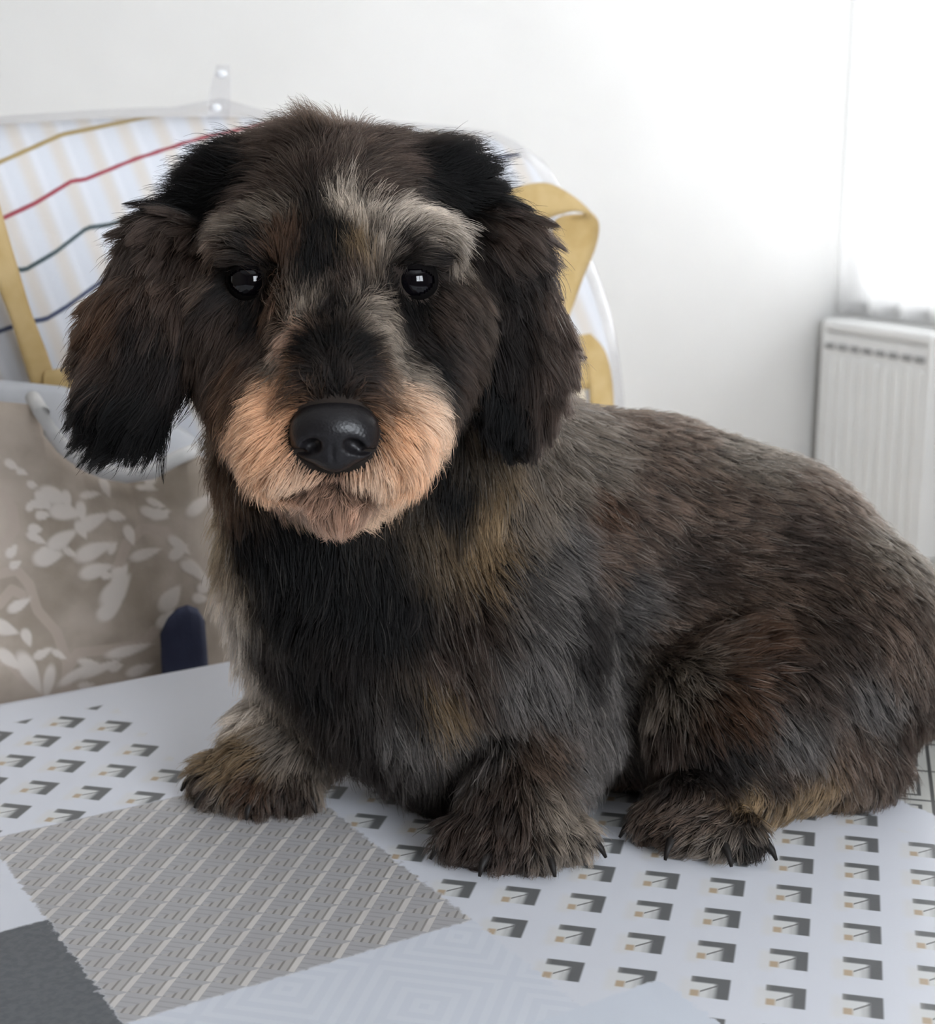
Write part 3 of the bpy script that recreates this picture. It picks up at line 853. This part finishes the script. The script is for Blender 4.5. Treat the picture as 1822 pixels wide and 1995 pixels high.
fld.cap(ER, W(866, 404, .692), W(960, 525, .682), .018, .022, .008, nr_, 2.6); fld.cap(ER, W(960, 525, .682), W(988, 660, .674), .022, .0235, .008, nr_, 3.0)
fld.cap(ER, W(988, 660, .674), W(1004, 762, .668), .0235, .0195, .008, nr_, 3.2)

def smin(a, b, k):
    hh = np.maximum(k - np.abs(a - b), 0) / k
    return np.minimum(a, b) - hh * hh * k / 4
G = fld.groups
D = smin(smin(smin(G[B], G[Hd], .016), G[EL], .006), G[ER], .006)
floor_d = (TABLE + 0.0012 - fld.ax[2])[None, None, :]
D = np.maximum(D, floor_d.astype(np.float32))
SV, SF = surface_nets(D, fld.lo, HF)
gi = np.clip(np.round((SV - fld.lo) / HF).astype(int), 0, fld.n - 1)
gv = np.stack([G[g][gi[:, 0], gi[:, 1], gi[:, 2]] for g in (B, Hd, EL, ER)], 1)
vlab = gv.argmin(1)

DOG0 = np.array([0.06, 0.74, TABLE])
dog = empty_at('dog', DOG0)
tag(dog, 'small wire-haired dog with dark brown coat, tan muzzle and hanging ears on the tablecloth', 'dog')
skinm = speckled('dark_dog_skin', (0.014, 0.011, 0.009), (0.022, 0.016, 0.013), 90, 0.8, spec=0.1)
body = mesh_obj('body', SV - DOG0, SF, skinm, dog)
sm = body.modifiers.new('relax', 'SMOOTH'); sm.factor = 0.5; sm.iterations = 3

tri = np.concatenate([SF[:, [0, 1, 2]], SF[:, [0, 2, 3]]])
bvh = BVHTree.FromPolygons([tuple(p) for p in SV], [tuple(f) for f in SF])
def hit(u, v):
    r = ray(u, v); r = r / np.linalg.norm(r)
    h_ = bvh.ray_cast(Vector((0, 0, CAMZ)), Vector(r))
    return None if h_[0] is None else np.array(h_[0])

# ---- eyes
eyem = new_mat('eyeball', (0.002, 0.0016, 0.0024), 0.04, 0.34)
lidm = new_mat('eyelid_skin', (0.003, 0.0025, 0.0025), 0.7, 0.05)
EYES = []
for (u, v) in ((490, 546), (806, 546)):
    h_ = hit(u, v); vd = ray(u, v); vd /= np.linalg.norm(vd)
    c = h_ + vd * 0.0052
    EYES.append(c)
    e = ball('eye', c - DOG0, 0.0094, eyem, dog)
    ex = np.array([1.0, 0, 0]); ez = np.cross(ex, vd); ez /= np.linalg.norm(ez)
    if ez[2] < 0: ez = -ez
    bm = bmesh.new(); bmesh.ops.create_uvsphere(bm, u_segments=56, v_segments=40, radius=0.0094 * 1.07)
    gone = []
    for f_ in bm.faces:
        m_ = np.array(f_.calc_center_median()) / (0.0094 * 1.07)
        a_, b_, d_ = m_ @ ex, m_ @ ez, m_ @ vd
        lim = 0.46 if b_ > 0 else 0.60
        if d_ < 0 and (a_ / 0.84) ** 2 + (b_ / lim) ** 2 < 1: gone.append(f_)
    bmesh.ops.delete(bm, geom=gone, context='FACES')
    for v_ in bm.verts: v_.co = v_.co + Vector(c - DOG0)
    bm_obj('eyelid', bm, lidm, e, True)

# ---- nose
nosem = new_mat('nose_leather', (0.007, 0.006, 0.007), 0.40, 0.35)
x, y, z, vec = coords(nosem); vr = nosem.node_tree.nodes.new('ShaderNodeTexVoronoi'); vr.inputs['Scale'].default_value = 900
nosem.node_tree.links.new(vec, vr.inputs['Vector']); bump(nosem, X(nosem.node_tree, vr.outputs['Distance']), 0.2, 0.0005)
NC = W(652, 846, .5755)
nf = Field(NC - [.024, .022, .022], NC + [.024, .022, .022], 0.0007)
nf.ell('n', NC + [0, .000, .003], (.0158, .0125, .0100), .004)
nf.ell('n', NC + [-.0085, .001, -.002], (.0078, .0110, .0078), .004); nf.ell('n', NC + [.0085, .001, -.002], (.0078, .0110, .0078), .004)
nf.ell('n', NC + [0, .0005, -.006], (.0082, .0100, .0080), .005)
for s_ in (-1, 1):
    rot = np.array(Matrix.Rotation(s_ * 0.5, 3, 'Y'))
    nf.ell('n', NC + [s_ * .0082, -.0105, -.0030], (.0044, .0060, .0030), .002, rot, cut=True)
    nf.ell('n', NC + [s_ * .0130, -.0080, -.0055], (.0042, .0060, .0014), .0015, cut=True)
nf.ell('n', NC + [0, -.0128, -.0085], (.0007, .004, .007), .001, cut=True)
NV, NF = surface_nets(nf.groups['n'], nf.lo, 0.0007)
nose = mesh_obj('nose', NV - DOG0, NF, nosem, dog)
sm = nose.modifiers.new('relax', 'SMOOTH'); sm.factor = 0.5; sm.iterations = 2

# ---- claws
clawm = new_mat('dark_claw_horn', (0.010, 0.008, 0.007), 0.55, 0.2)
for toes, mid_ in ((NT, pn), (FT, pf), (HT, toe)):
    for c in toes:
        d = c - mid_; d[2] = 0; d /= np.linalg.norm(d)
        a = c + d * .008 - [0, 0, .001]
        pts = [a - DOG0, a + d * .004 + [0, 0, .0005] - DOG0, a + d * .0075 + [0, 0, -.0022] - DOG0, a + d * .0098 + [0, 0, -.0062] - DOG0]
        tube('claw', pts, .0030, clawm, dog, 8, rend=.0007)

# ------------------------------------------------------------------ the coat
# coat colours (linear): each is (near the skin, at the tip)
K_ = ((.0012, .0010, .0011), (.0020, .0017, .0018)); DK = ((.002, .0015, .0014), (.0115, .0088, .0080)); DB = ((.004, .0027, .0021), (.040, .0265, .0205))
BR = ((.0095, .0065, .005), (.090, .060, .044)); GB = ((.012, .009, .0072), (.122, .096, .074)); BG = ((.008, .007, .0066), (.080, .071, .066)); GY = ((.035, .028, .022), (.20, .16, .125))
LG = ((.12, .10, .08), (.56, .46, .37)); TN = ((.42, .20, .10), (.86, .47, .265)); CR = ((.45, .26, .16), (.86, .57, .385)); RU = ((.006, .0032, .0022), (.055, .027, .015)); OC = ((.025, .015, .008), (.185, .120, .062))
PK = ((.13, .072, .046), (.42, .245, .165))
TAW = ((.08, .05, .025), (.36, .245, .14))
# (u, v, du, dv, length in cm, lift, colour)
CT_BODY = [
 (1150, 800, 60, 12, 1.1, .28, GB), (1300, 830, 60, 20, 1.1, .28, BR), (1450, 890, 60, 30, 1.1, .28, GB), (1600, 960, 50, 40, 1.1, .28, BR), (1720, 1060, 40, 60, 1.1, .28, GB),
 (1150, 900, 60, 10, 1.4, .25, GB), (1250, 960, 60, 16, 1.4, .25, BR), (1400, 1000, 60, 16, 1.4, .25, BR), (1560, 1060, 60, 25, 1.4, .25, DB), (1680, 1160, 50, 40, 1.3, .25, BR),
 (1180, 1050, 60, 20, 1.4, .25, BR), (1330, 1100, 60, 20, 1.5, .25, DB), (1480, 1150, 60, 25, 1.5, .25, BR), (1620, 1220, 50, 45, 1.4, .25, DB), (1760, 1260, 40, 60, 1.4, .25, BR),
 (1200, 1180, 50, 25, 1.5, .28, BG), (1340, 1230, 50, 20, 1.5, .25, BR), (1460, 1270, 40, -25, 1.4, .25, RU), (1560, 1320, 40, 30, 1.5, .28, DB), (1700, 1360, 30, 55, 1.5, .28, BG),
 (1180, 1320, 40, 35, 1.6, .3, BG), (1300, 1330, 40, 40, 1.6, .3, GB), (1420, 1380, 30, 40, 1.5, .28, RU), (1530, 1420, 30, 40, 1.6, .35, BG), (1660, 1450, 20, 50, 1.6, .35, BR), (1760, 1430, 20, 50, 1.6, .3, DB),
 (1180, 1430, 25, 45, 1.9, .3, BG), (1300, 1440, 25, 45, 1.8, .3, DB), (1420, 1470, 25, 40, 1.2, .3, DK), (1360, 1500, 25, 30, 1.2, .25, DK), (1500, 1500, 20, 40, 1.1, .3, DB), (1170, 980, 40, 30, 1.5, .25, RU), (1150, 1250, 20, 50, 1.6, .28, DK),  # dark tufts put shade into the shoulder crease and above the hind foot
 (1380, 1580, -50, 15, 0.7, .25, BR), (1300, 1610, -50, 20, 0.7, .3, BR), (1480, 1570, -50, 15, 0.8, .25, OC), (1580, 1560, -40, 15, 0.9, .25, OC), (1640, 1580, -20, 40, 0.9, .3, DB), (1540, 1600, -40, 20, .7, .25, DB), (1400, 1650, -30, 30, 0.7, .3, GY), (1260, 1640, -40, 25, 0.7, .35, BR), (1470, 1655, 10, 40, 0.9, .3, DK),
 (1060, 900, 40, 30, 1.9, .35, GB), (1020, 980, 40, 45, 2.2, .35, GB), (960, 960, 20, 60, 2.2, .3, OC), (900, 930, 10, 60, 2.0, .25, K_), (1080, 1040, 45, 40, 1.9, .32, BG), (1000, 1100, 30, 50, 2.2, .32, BG), (940, 1060, 20, 55, 2.2, .3, OC),
 (900, 1200, 10, 60, 2.2, .3, DB), (1050, 1180, 30, 50, 2.0, .3, BG), (1120, 1200, 30, 50, 1.7, .3, DK), (1000, 1300, 15, 55, 2.2, .32, BG), (900, 1320, 25, 45, 2.0, .35, DB), (850, 1335, 30, 40, 2.0, .35, OC), (800, 1330, 20, 45, 2.0, .3, DK), (1080, 1330, 15, 50, 1.9, .3, BG), (860, 1270, 20, 45, 2.0, .3, DB),
 (950, 1440, 10, 55, 1.9, .3, BG), (1050, 1460, 15, 50, 1.8, .32, BR), (1110, 1480, 30, 40, 1.8, .35, BG), (1000, 1550, 0, 50, 1.5, .3, DB), (1070, 1560, 20, 40, 1.6, .35, GY), (940, 1570, -15, 50, 1.5, .3, DB),
 (1000, 1640, -10, 40, 0.9, .35, DB), (1080, 1640, 15, 40, 0.9, .35, GB), (930, 1660, -25, 35, 0.8, .3, DB), (1110, 1610, 30, 35, 0.9, .3, GY), (1010, 1690, 0, 40, 0.8, .3, DK),
 (700, 1130, 0, 60, 2.2, .25, K_), (620, 1100, -10, 60, 2.2, .3, K_), (560, 1150, -20, 55, 2.2, .3, K_), (780, 1180, 10, 60, 2.2, .25, K_), (700, 1260, 0, 60, 2.3, .28, DK), (600, 1280, -15, 55, 2.3, .32, K_), (530, 1250, -40, 45, 2.3, .4, DK),
 (780, 1390, 10, 55, 2.3, .3, BG), (700, 1400, 0, 55, 2.3, .3, DK), (620, 1380, -15, 55, 2.2, .32, DK), (840, 1460, 10, 50, 2.2, .3, BG), (740, 1470, 5, 50, 2.2, .3, DK), (880, 1520, 0, 50, 2.0, .3, DK),
 (450, 1000, -38, 46, 2.3, .48, TAW), (440, 1060, -40, 42, 2.4, .52, TAW), (440, 1120, -44, 40, 2.5, .55, LG), (442, 1190, -46, 38, 2.5, .55, LG), (465, 1280, -46, 34, 2.5, .55, LG), (440, 930, -20, 55, 1.8, .35, RU), (515, 1360, -42, 38, 2.1, .5, LG),
 (480, 1020, 0, 50, 2.0, .3, K_), (540, 1040, 0, 50, 2.0, .3, K_),
 (560, 1430, -45, 25, 1.6, .35, GY), (500, 1450, -50, 20, 1.5, .35, OC), (440, 1480, -45, 25, 1.3, .35, OC), (620, 1480, -15, 45, 1.5, .35, GB), (580, 1530, -10, 40, 1.3, .3, DB), (480, 1530, -20, 35, 1.2, .3, RU), (410, 1540, -30, 30, 1.2, .35, DB), (540, 1560, 0, 40, 1.1, .3, DB), (640, 1530, 15, 40, 1.3, .35, GB), (450, 1560, -10, 35, 1.1, .3, GY),
]
CT_HEAD = [
 (660, 300, 10, -50, 1.6, .5, DB), (620, 285, -20, -50, 2.9, .75, BR), (590, 295, -45, -35, 2.2, .6, DB), (690, 300, 25, -45, 1.6, .5, DB), (560, 320, -35, -35, 1.9, .45, DB), (740, 320, 40, -25, 2.0, .5, DB), (500, 350, -50, -10, 1.8, .4, K_), (800, 345, 50, -15, 2.0, .45, K_), (845, 345, 40, -40, 2.6, .62, K_), (890, 370, 50, -25, 2.6, .6, K_), (455, 350, -50, -28, 2.6, .62, K_), (420, 380, -55, -8, 2.6, .6, K_),
 (640, 370, 10, -45, 1.8, .4, DB), (580, 390, -30, -35, 1.6, .38, DB), (720, 380, 40, -25, 1.7, .4, DB), (800, 390, 45, -5, 1.7, .4, K_), (500, 400, -45, -10, 1.5, .38, DB), (450, 400, -45, 10, 1.7, .4, K_), (870, 420, 45, 10, 1.7, .4, K_),
 (690, 420, -5, -50, 1.3, .4, LG), (710, 450, 5, -45, 1.2, .4, GY), (770, 430, 35, -30, 1.5, .42, LG), (820, 420, 50, -5, 1.6, .4, LG), (860, 450, 45, 25, 1.5, .35, GY), (740, 490, 10, -30, 1.1, .4, GY), (700, 500, 0, -35, 1.1, .35, OC), (880, 500, 30, 45, 1.4, .35, GY), (900, 530, 20, 50, 1.4, .3, DB),
 (480, 445, -35, -20, 1.3, .4, GB), (540, 435, -25, -35, 1.3, .42, GB), (430, 480, -45, 25, 1.4, .35, BR), (560, 480, 0, -30, 1.1, .35, RU), (410, 530, -35, 45, 1.4, .3, BR),
 (610, 430, -5, -45, 1.3, .35, DK), (640, 480, 0, -40, 1.1, .32, K_), (620, 530, 0, -40, 1.0, .3, K_), (680, 560, 0, -40, 1.0, .3, DB),
 (780, 485, 20, -20, .8, .3, DK), (840, 500, 30, 10, .9, .3, DK), (860, 560, 30, 30, 1.0, .28, DB), (760, 560, -20, 10, .7, .28, DK), (800, 600, 0, 30, .8, .28, K_), (850, 610, 30, 40, 1.1, .3, DB),
 (500, 480, -15, -20, .8, .3, DK), (450, 520, -30, 10, .9, .3, DK), (430, 570, -30, 35, 1.0, .28, DK), (540, 560, 15, 10, .7, .28, RU), (490, 605, 0, 30, .8, .28, K_), (440, 620, -15, 45, 1.2, .3, DB),
 (640, 610, 0, -35, .9, .3, DK), (650, 680, 0, -30, .9, .32, K_), (610, 690, -25, -15, 1.0, .35, K_), (700, 690, 25, -15, 1.0, .35, K_), (655, 740, 0, -25, .9, .35, DK), (600, 740, -35, 5, 1.1, .4, DK), (710, 740, 30, 5, 1.1, .4, DK), (650, 775, 0, -25, .8, .35, DK), (580, 770, -40, 12, 1.2, .42, RU), (725, 775, 35, 12, 1.1, .42, RU),
 (590, 610, -5, -30, .8, .3, GY), (570, 650, -20, 10, 1.0, .35, PK), (550, 700, -35, 20, 1.2, .38, GY), (535, 760, -40, 25, 1.3, .42, TN), (725, 620, 15, 0, .9, .32, GY), (755, 670, 30, 15, 1.0, .35, GY), (785, 730, 40, 20, 1.1, .4, GY), (800, 780, 45, 15, 1.4, .42, CR),
 (520, 820, -35, 35, 1.3, .42, TN), (545, 870, -30, 35, 1.3, .40, TN), (500, 900, -32, 36, 1.4, .42, TN), (565, 915, -15, 36, 1.2, .38, CR), (470, 850, -40, 25, 1.3, .42, TN), (590, 925, -8, 26, 0.9, .34, CR),
 (760, 820, 35, 30, 1.2, .42, TN), (770, 870, 30, 35, 1.3, .40, TN), (820, 880, 32, 34, 1.4, .42, TN), (735, 915, 15, 36, 1.2, .38, CR), (850, 840, 40, 25, 1.4, .42, CR), (700, 925, 8, 26, 0.9, .34, CR), (650, 928, 0, 30, 0.5, .28, PK), (600, 944, -6, 30, .5, .25, RU), (652, 940, 0, 30, .45, .25, RU), (703, 944, 6, 30, .5, .25, RU), (560, 800, -30, 25, 1.1, .4, TN), (745, 800, 25, 25, 1.1, .4, RU),  # short dark hairs under the nose paint the mouth's shadow line
 (650, 955, 0, 45, 1.0, .35, PK), (600, 960, -10, 45, 1.2, .38, PK), (705, 960, 12, 45, 1.2, .38, PK), (650, 990, 12, 48, 1.3, .36, PK), (700, 1000, 25, 42, 1.5, .40, CR), (570, 985, -10, 50, 1.3, .36, OC), (540, 955, -20, 48, 1.3, .4, PK), (770, 955, 30, 38, 1.5, .42, CR), (620, 1020, 8, 48, 1.2, .32, OC),
 (430, 700, -5, 55, 1.8, .3, DB), (470, 700, 0, 50, 1.6, .3, RU), (430, 780, 5, 55, 1.8, .3, RU), (440, 850, 5, 55, 1.8, .3, RU), (500, 680, 0, 45, 1.3, .28, DB), (490, 760, -5, 50, 1.3, .3, RU),
 (850, 660, 20, 45, 1.5, .3, DK), (830, 700, 15, 45, 1.3, .28, K_), (870, 700, 25, 40, 1.5, .3, DB), (850, 740, 20, 45, 1.5, .28, DK), (880, 800, 10, 55, 1.8, .28, K_), (900, 880, 5, 55, 1.8, .28, K_), (800, 660, 10, 35, 1.0, .28, DK),
]
CT_EARL = [
 (430, 345, -45, -35, 1.9, .42, K_), (380, 360, -55, -20, 2.3, .45, K_), (355, 395, -55, 5, 2.2, .42, K_), (420, 400, -40, 20, 2.0, .4, DK), (330, 440, -35, 35, 1.8, .35, DB), (370, 480, -20, 50, 1.8, .3, DB), (290, 500, -25, 50, 1.8, .3, DB), (340, 560, -12, 55, 2.0, .3, DB),
 (250, 580, -20, 55, 2.2, .3, RU), (310, 620, -15, 55, 2.2, .28, DK), (380, 620, -5, 55, 2.0, .28, DK), (230, 680, -30, 45, 2.0, .32, DB), (300, 710, -22, 50, 2.1, .28, DK), (360, 700, -15, 55, 2.4, .28, DK), (220, 760, -60, 35, 2.5, .32, K_), (280, 780, -42, 42, 2.3, .28, K_), (340, 780, -36, 45, 2.1, .28, K_), (250, 830, -45, 42, 2.2, .3, K_), (310, 820, -38, 45, 2.0, .28, K_),
]
CT_EARR = [
 (875, 335, 25, -45, 2.1, .45, K_), (920, 360, 50, -25, 2.1, .45, K_), (855, 360, 20, -40, 1.9, .42, K_), (940, 380, 45, 10, 2.3, .45, K_), (900, 420, 25, 40, 1.9, .35, DK), (970, 440, 30, 40, 1.8, .32, DB), (950, 500, 12, 52, 1.9, .28, DK), (1020, 500, 20, 50, 1.8, .28, DK),
 (920, 560, 0, 55, 2.0, .28, DK), (980, 580, 8, 55, 2.0, .28, DK), (1050, 590, 12, 52, 2.0, .3, DB), (920, 660, -2, 55, 2.2, .28, K_), (990, 670, 5, 55, 2.2, .28, DK), (1060, 670, 25, 45, 2.4, .4, DB), (930, 750, 5, 55, 1.9, .25, K_), (1000, 760, 8, 55, 1.8, .25, K_), (1060, 760, 8, 55, 1.9, .3, DB), (1000, 820, 0, 55, 1.6, .25, K_),
]

def comb_table(rows):
    P_l, D_l, L_l, F_l, C0, C1 = [], [], [], [], [], []
    for (u, v, du, dv, ln, lift, c) in rows:
        h_ = hit(u, v)
        if h_ is None:
            near = bvh.find_nearest(Vector(W(u, v, 0.68 if v < 1000 else 0.71)))
            h_ = np.array(near[0])
        d = RT * du - UP * dv
        P_l.append(h_); D_l.append(d / np.linalg.norm(d)); L_l.append(ln * .01); F_l.append(lift); C0.append(c[0]); C1.append(c[1])
    return [np.array(a) for a in (P_l, D_l, L_l, F_l, C0, C1)]
TABLES = [comb_table(t_) for t_ in (CT_BODY, CT_HEAD, CT_EARL, CT_EARR)]

me_t = SV[tri]
cr_ = np.cross(me_t[:, 1] - me_t[:, 0], me_t[:, 2] - me_t[:, 0]); ar_ = np.linalg.norm(cr_, axis=1) / 2
# smooth vertex normals
vn_ = np.zeros_like(SV)
for k in range(3): np.add.at(vn_, tri[:, k], cr_)
vn_ /= np.linalg.norm(vn_, axis=1)[:, None] + 1e-12
tlab = vlab[tri[:, 0]]

hairm = bpy.data.materials.new('dog_hair'); hairm.use_nodes = True
t = hairm.node_tree; t.nodes.clear()
out = t.nodes.new('ShaderNodeOutputMaterial'); hb = t.nodes.new('ShaderNodeBsdfHairPrincipled'); at = t.nodes.new('ShaderNodeAttribute')
hb.model = 'CHIANG'; hb.parametrization = 'COLOR'
at.attribute_name = 'tint'
hb.inputs['IOR'].default_value = 1.36
hb.inputs['Roughness'].default_value = 0.45; hb.inputs['Radial Roughness'].default_value = 0.65
hb.inputs['Coat'].default_value = 0.0
df = t.nodes.new('ShaderNodeBsdfDiffuse'); mx = t.nodes.new('ShaderNodeMixShader'); mx.inputs[0].default_value = 0.5
t.links.new(at.outputs['Color'], hb.inputs['Color']); t.links.new(at.outputs['Color'], df.inputs['Color'])
t.links.new(hb.outputs[0], mx.inputs[1]); t.links.new(df.outputs[0], mx.inputs[2]); t.links.new(mx.outputs[0], out.inputs[0])

def idw(Pq, P0, vals, power, chunk=20000):
    outs = [np.zeros((len(Pq),) + v.shape[1:]) for v in vals]
    for a in range(0, len(Pq), chunk):
        d2 = ((Pq[a:a + chunk, None, :] - P0[None]) ** 2).sum(2) + 1e-7
        w = d2 ** (-power / 2); w /= w.sum(1, keepdims=True)
        for o, v in zip(outs, vals): o[a:a + chunk] = w @ v
    return outs

NP_ = 7
def grow(name, labels, count, rad, clump_mm, clump, seed, grey=0.05):
    r = np.random.default_rng(seed)
    sel = np.where(np.isin(tlab, labels))[0]
    c = me_t[sel].mean(1)
    prob = ar_[sel].copy()
    # fewer hairs where the animal turns its back on the room's viewer side
    nrm = cr_[sel] / (2 * ar_[sel][:, None] + 1e-12)
    toward = (np.array([0, 0, CAMZ]) - c); toward /= np.linalg.norm(toward, axis=1)[:, None]
    prob *= np.where((nrm * toward).sum(1) < -0.35, 0.45, 1.0)
    prob *= np.where(c[:, 2] < TABLE + 0.003, 0.0, 1.0)
    prob /= prob.sum()
    pick = sel[r.choice(len(sel), count, p=prob)]
    b = r.random((count, 2)); fl = b.sum(1) > 1; b[fl] = 1 - b[fl]
    w3 = np.stack([1 - b.sum(1), b[:, 0], b[:, 1]], 1)
    P0 = (SV[tri[pick]] * w3[:, :, None]).sum(1)
    N0 = (vn_[tri[pick]] * w3[:, :, None]).sum(1); N0 /= np.linalg.norm(N0, axis=1)[:, None]
    lab = tlab[pick]
    keep = np.ones(count, bool)
    for e in EYES: keep &= np.linalg.norm((P0 - e) * [1, 1, 1.15], axis=1) > 0.0098
    keep &= (((P0 - NC) / [.0165, .013, .0145]) ** 2).sum(1) > 1.0
    P0, N0, lab = P0[keep], N0[keep], lab[keep]; n = len(P0)
    Dm = np.zeros((n, 3)); Ln = np.zeros(n); Lf = np.zeros(n); C0 = np.zeros((n, 3)); C1 = np.zeros((n, 3))
    warp = np.stack([vnoise(P0, 190, seed + k) for k in range(3)], 1) * .0045 + r.normal(0, .0020, (n, 3))
    for g in labels:
        m = lab == g
        if not m.any(): continue
        tb_ = TABLES[g]
        Dm[m], Ln[m], Lf[m] = idw(P0[m], tb_[0], [tb_[1], tb_[2], tb_[3]], 3.0)
        C0[m], C1[m] = idw(P0[m] + warp[m], tb_[0], [tb_[4], tb_[5]], 5.0)
    # comb direction in the skin's tangent plane
    Tn = Dm - N0 * (Dm * N0).sum(1)[:, None]
    Tn /= np.linalg.norm(Tn, axis=1)[:, None] + 1e-9
    sw = vnoise(P0, 95, seed + 7) * 0.45 + r.normal(0, .16, n)
    Bn = np.cross(N0, Tn)
    Tn = Tn * np.cos(sw)[:, None] + Bn * np.sin(sw)[:, None]
    Ln = Ln * np.clip(r.normal(0.92, 0.20, n), .35, 1.5)
    Lf = np.clip(Lf + r.normal(0, .06, n), .10, .9)
    d0 = Tn * (1 - Lf)[:, None] + N0 * Lf[:, None]; d0 /= np.linalg.norm(d0, axis=1)[:, None]
    d1 = Tn * (1 - Lf * .45)[:, None] + N0 * (Lf * .45)[:, None] + np.array([0, 0, -.22]); d1 /= np.linalg.norm(d1, axis=1)[:, None]
    tq = np.linspace(0, 1, NP_)
    curl = r.normal(0, .045, (n, 3)) ; ph = r.uniform(0, 6.28, n)
    pts = np.zeros((n, NP_, 3))
    for k, q in enumerate(tq):
        bend = d0 * (q - q * q / 2)[..., None] + d1 * (q * q / 2)
        pts[:, k] = P0 + Ln[:, None] * (bend + curl * (np.sin(q * 4.0 + ph) - np.sin(ph))[:, None] * q)
    # locks: tips gather on the nearest guide hair
    ng = max(50, int(ar_[sel].sum() / (clump_mm * 1e-3) ** 2))
    gid = r.choice(n, ng, replace=False)
    kd = KDTree(ng)
    for i, j in enumerate(gid): kd.insert(Vector(P0[j]), i)
    kd.balance()
    near = np.array([kd.find(Vector(p))[1] for p in P0])
    gp = pts[gid[near]]; same = lab[gid[near]] == lab
    shift = gp[:, :1] * 0
    cl = clump * np.clip(r.normal(1, .35, n), 0, 1.4) * same
    for k, q in enumerate(tq):
        f = (cl * q ** 1.4)[:, None]
        pts[:, k] = pts[:, k] * (1 - f) + gp[:, k] * f
    pts[:, :, 2] = np.maximum(pts[:, :, 2], TABLE + 0.0006)
    # colour: each lock and each hair a little different, some grey guard hairs
    lockv = r.normal(0, .28, ng)[near]; hv = r.normal(0, .22, n)
    mul = np.exp(np.clip(lockv + hv, -.8, .8))
    gg = (r.random(n) < grey)
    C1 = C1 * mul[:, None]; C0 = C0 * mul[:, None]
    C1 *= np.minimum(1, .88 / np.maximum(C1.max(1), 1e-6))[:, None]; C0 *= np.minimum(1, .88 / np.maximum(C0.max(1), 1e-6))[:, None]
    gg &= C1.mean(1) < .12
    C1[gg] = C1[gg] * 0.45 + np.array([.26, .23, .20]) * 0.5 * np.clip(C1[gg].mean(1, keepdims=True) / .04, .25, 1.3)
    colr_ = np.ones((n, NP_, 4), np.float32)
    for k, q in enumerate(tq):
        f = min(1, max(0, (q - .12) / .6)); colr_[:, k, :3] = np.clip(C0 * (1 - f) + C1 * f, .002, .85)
    rd = np.zeros((n, NP_), np.float32)
    rv = rad * np.clip(r.normal(1, .2, n), .5, 1.6)
    for k, q in enumerate(tq): rd[:, k] = rv * (1 - .82 * q ** 1.6)
    hc = bpy.data.hair_curves.new(name)
    hc.add_curves([NP_] * n)
    hc.attributes['position'].data.foreach_set('vector', (pts - DOG0).astype(np.float32).ravel())
    ra = hc.attributes.get('radius') or hc.attributes.new('radius', 'FLOAT', 'POINT')
    ra.data.foreach_set('value', rd.ravel())
    ca = hc.attributes.new('tint', 'FLOAT_COLOR', 'POINT'); ca.data.foreach_set('color', colr_.ravel())
    hc.materials.append(hairm)
    o = bpy.data.objects.new(name, hc); COL.objects.link(o); o.parent = dog
    o['kind'] = 'stuff'
    return o

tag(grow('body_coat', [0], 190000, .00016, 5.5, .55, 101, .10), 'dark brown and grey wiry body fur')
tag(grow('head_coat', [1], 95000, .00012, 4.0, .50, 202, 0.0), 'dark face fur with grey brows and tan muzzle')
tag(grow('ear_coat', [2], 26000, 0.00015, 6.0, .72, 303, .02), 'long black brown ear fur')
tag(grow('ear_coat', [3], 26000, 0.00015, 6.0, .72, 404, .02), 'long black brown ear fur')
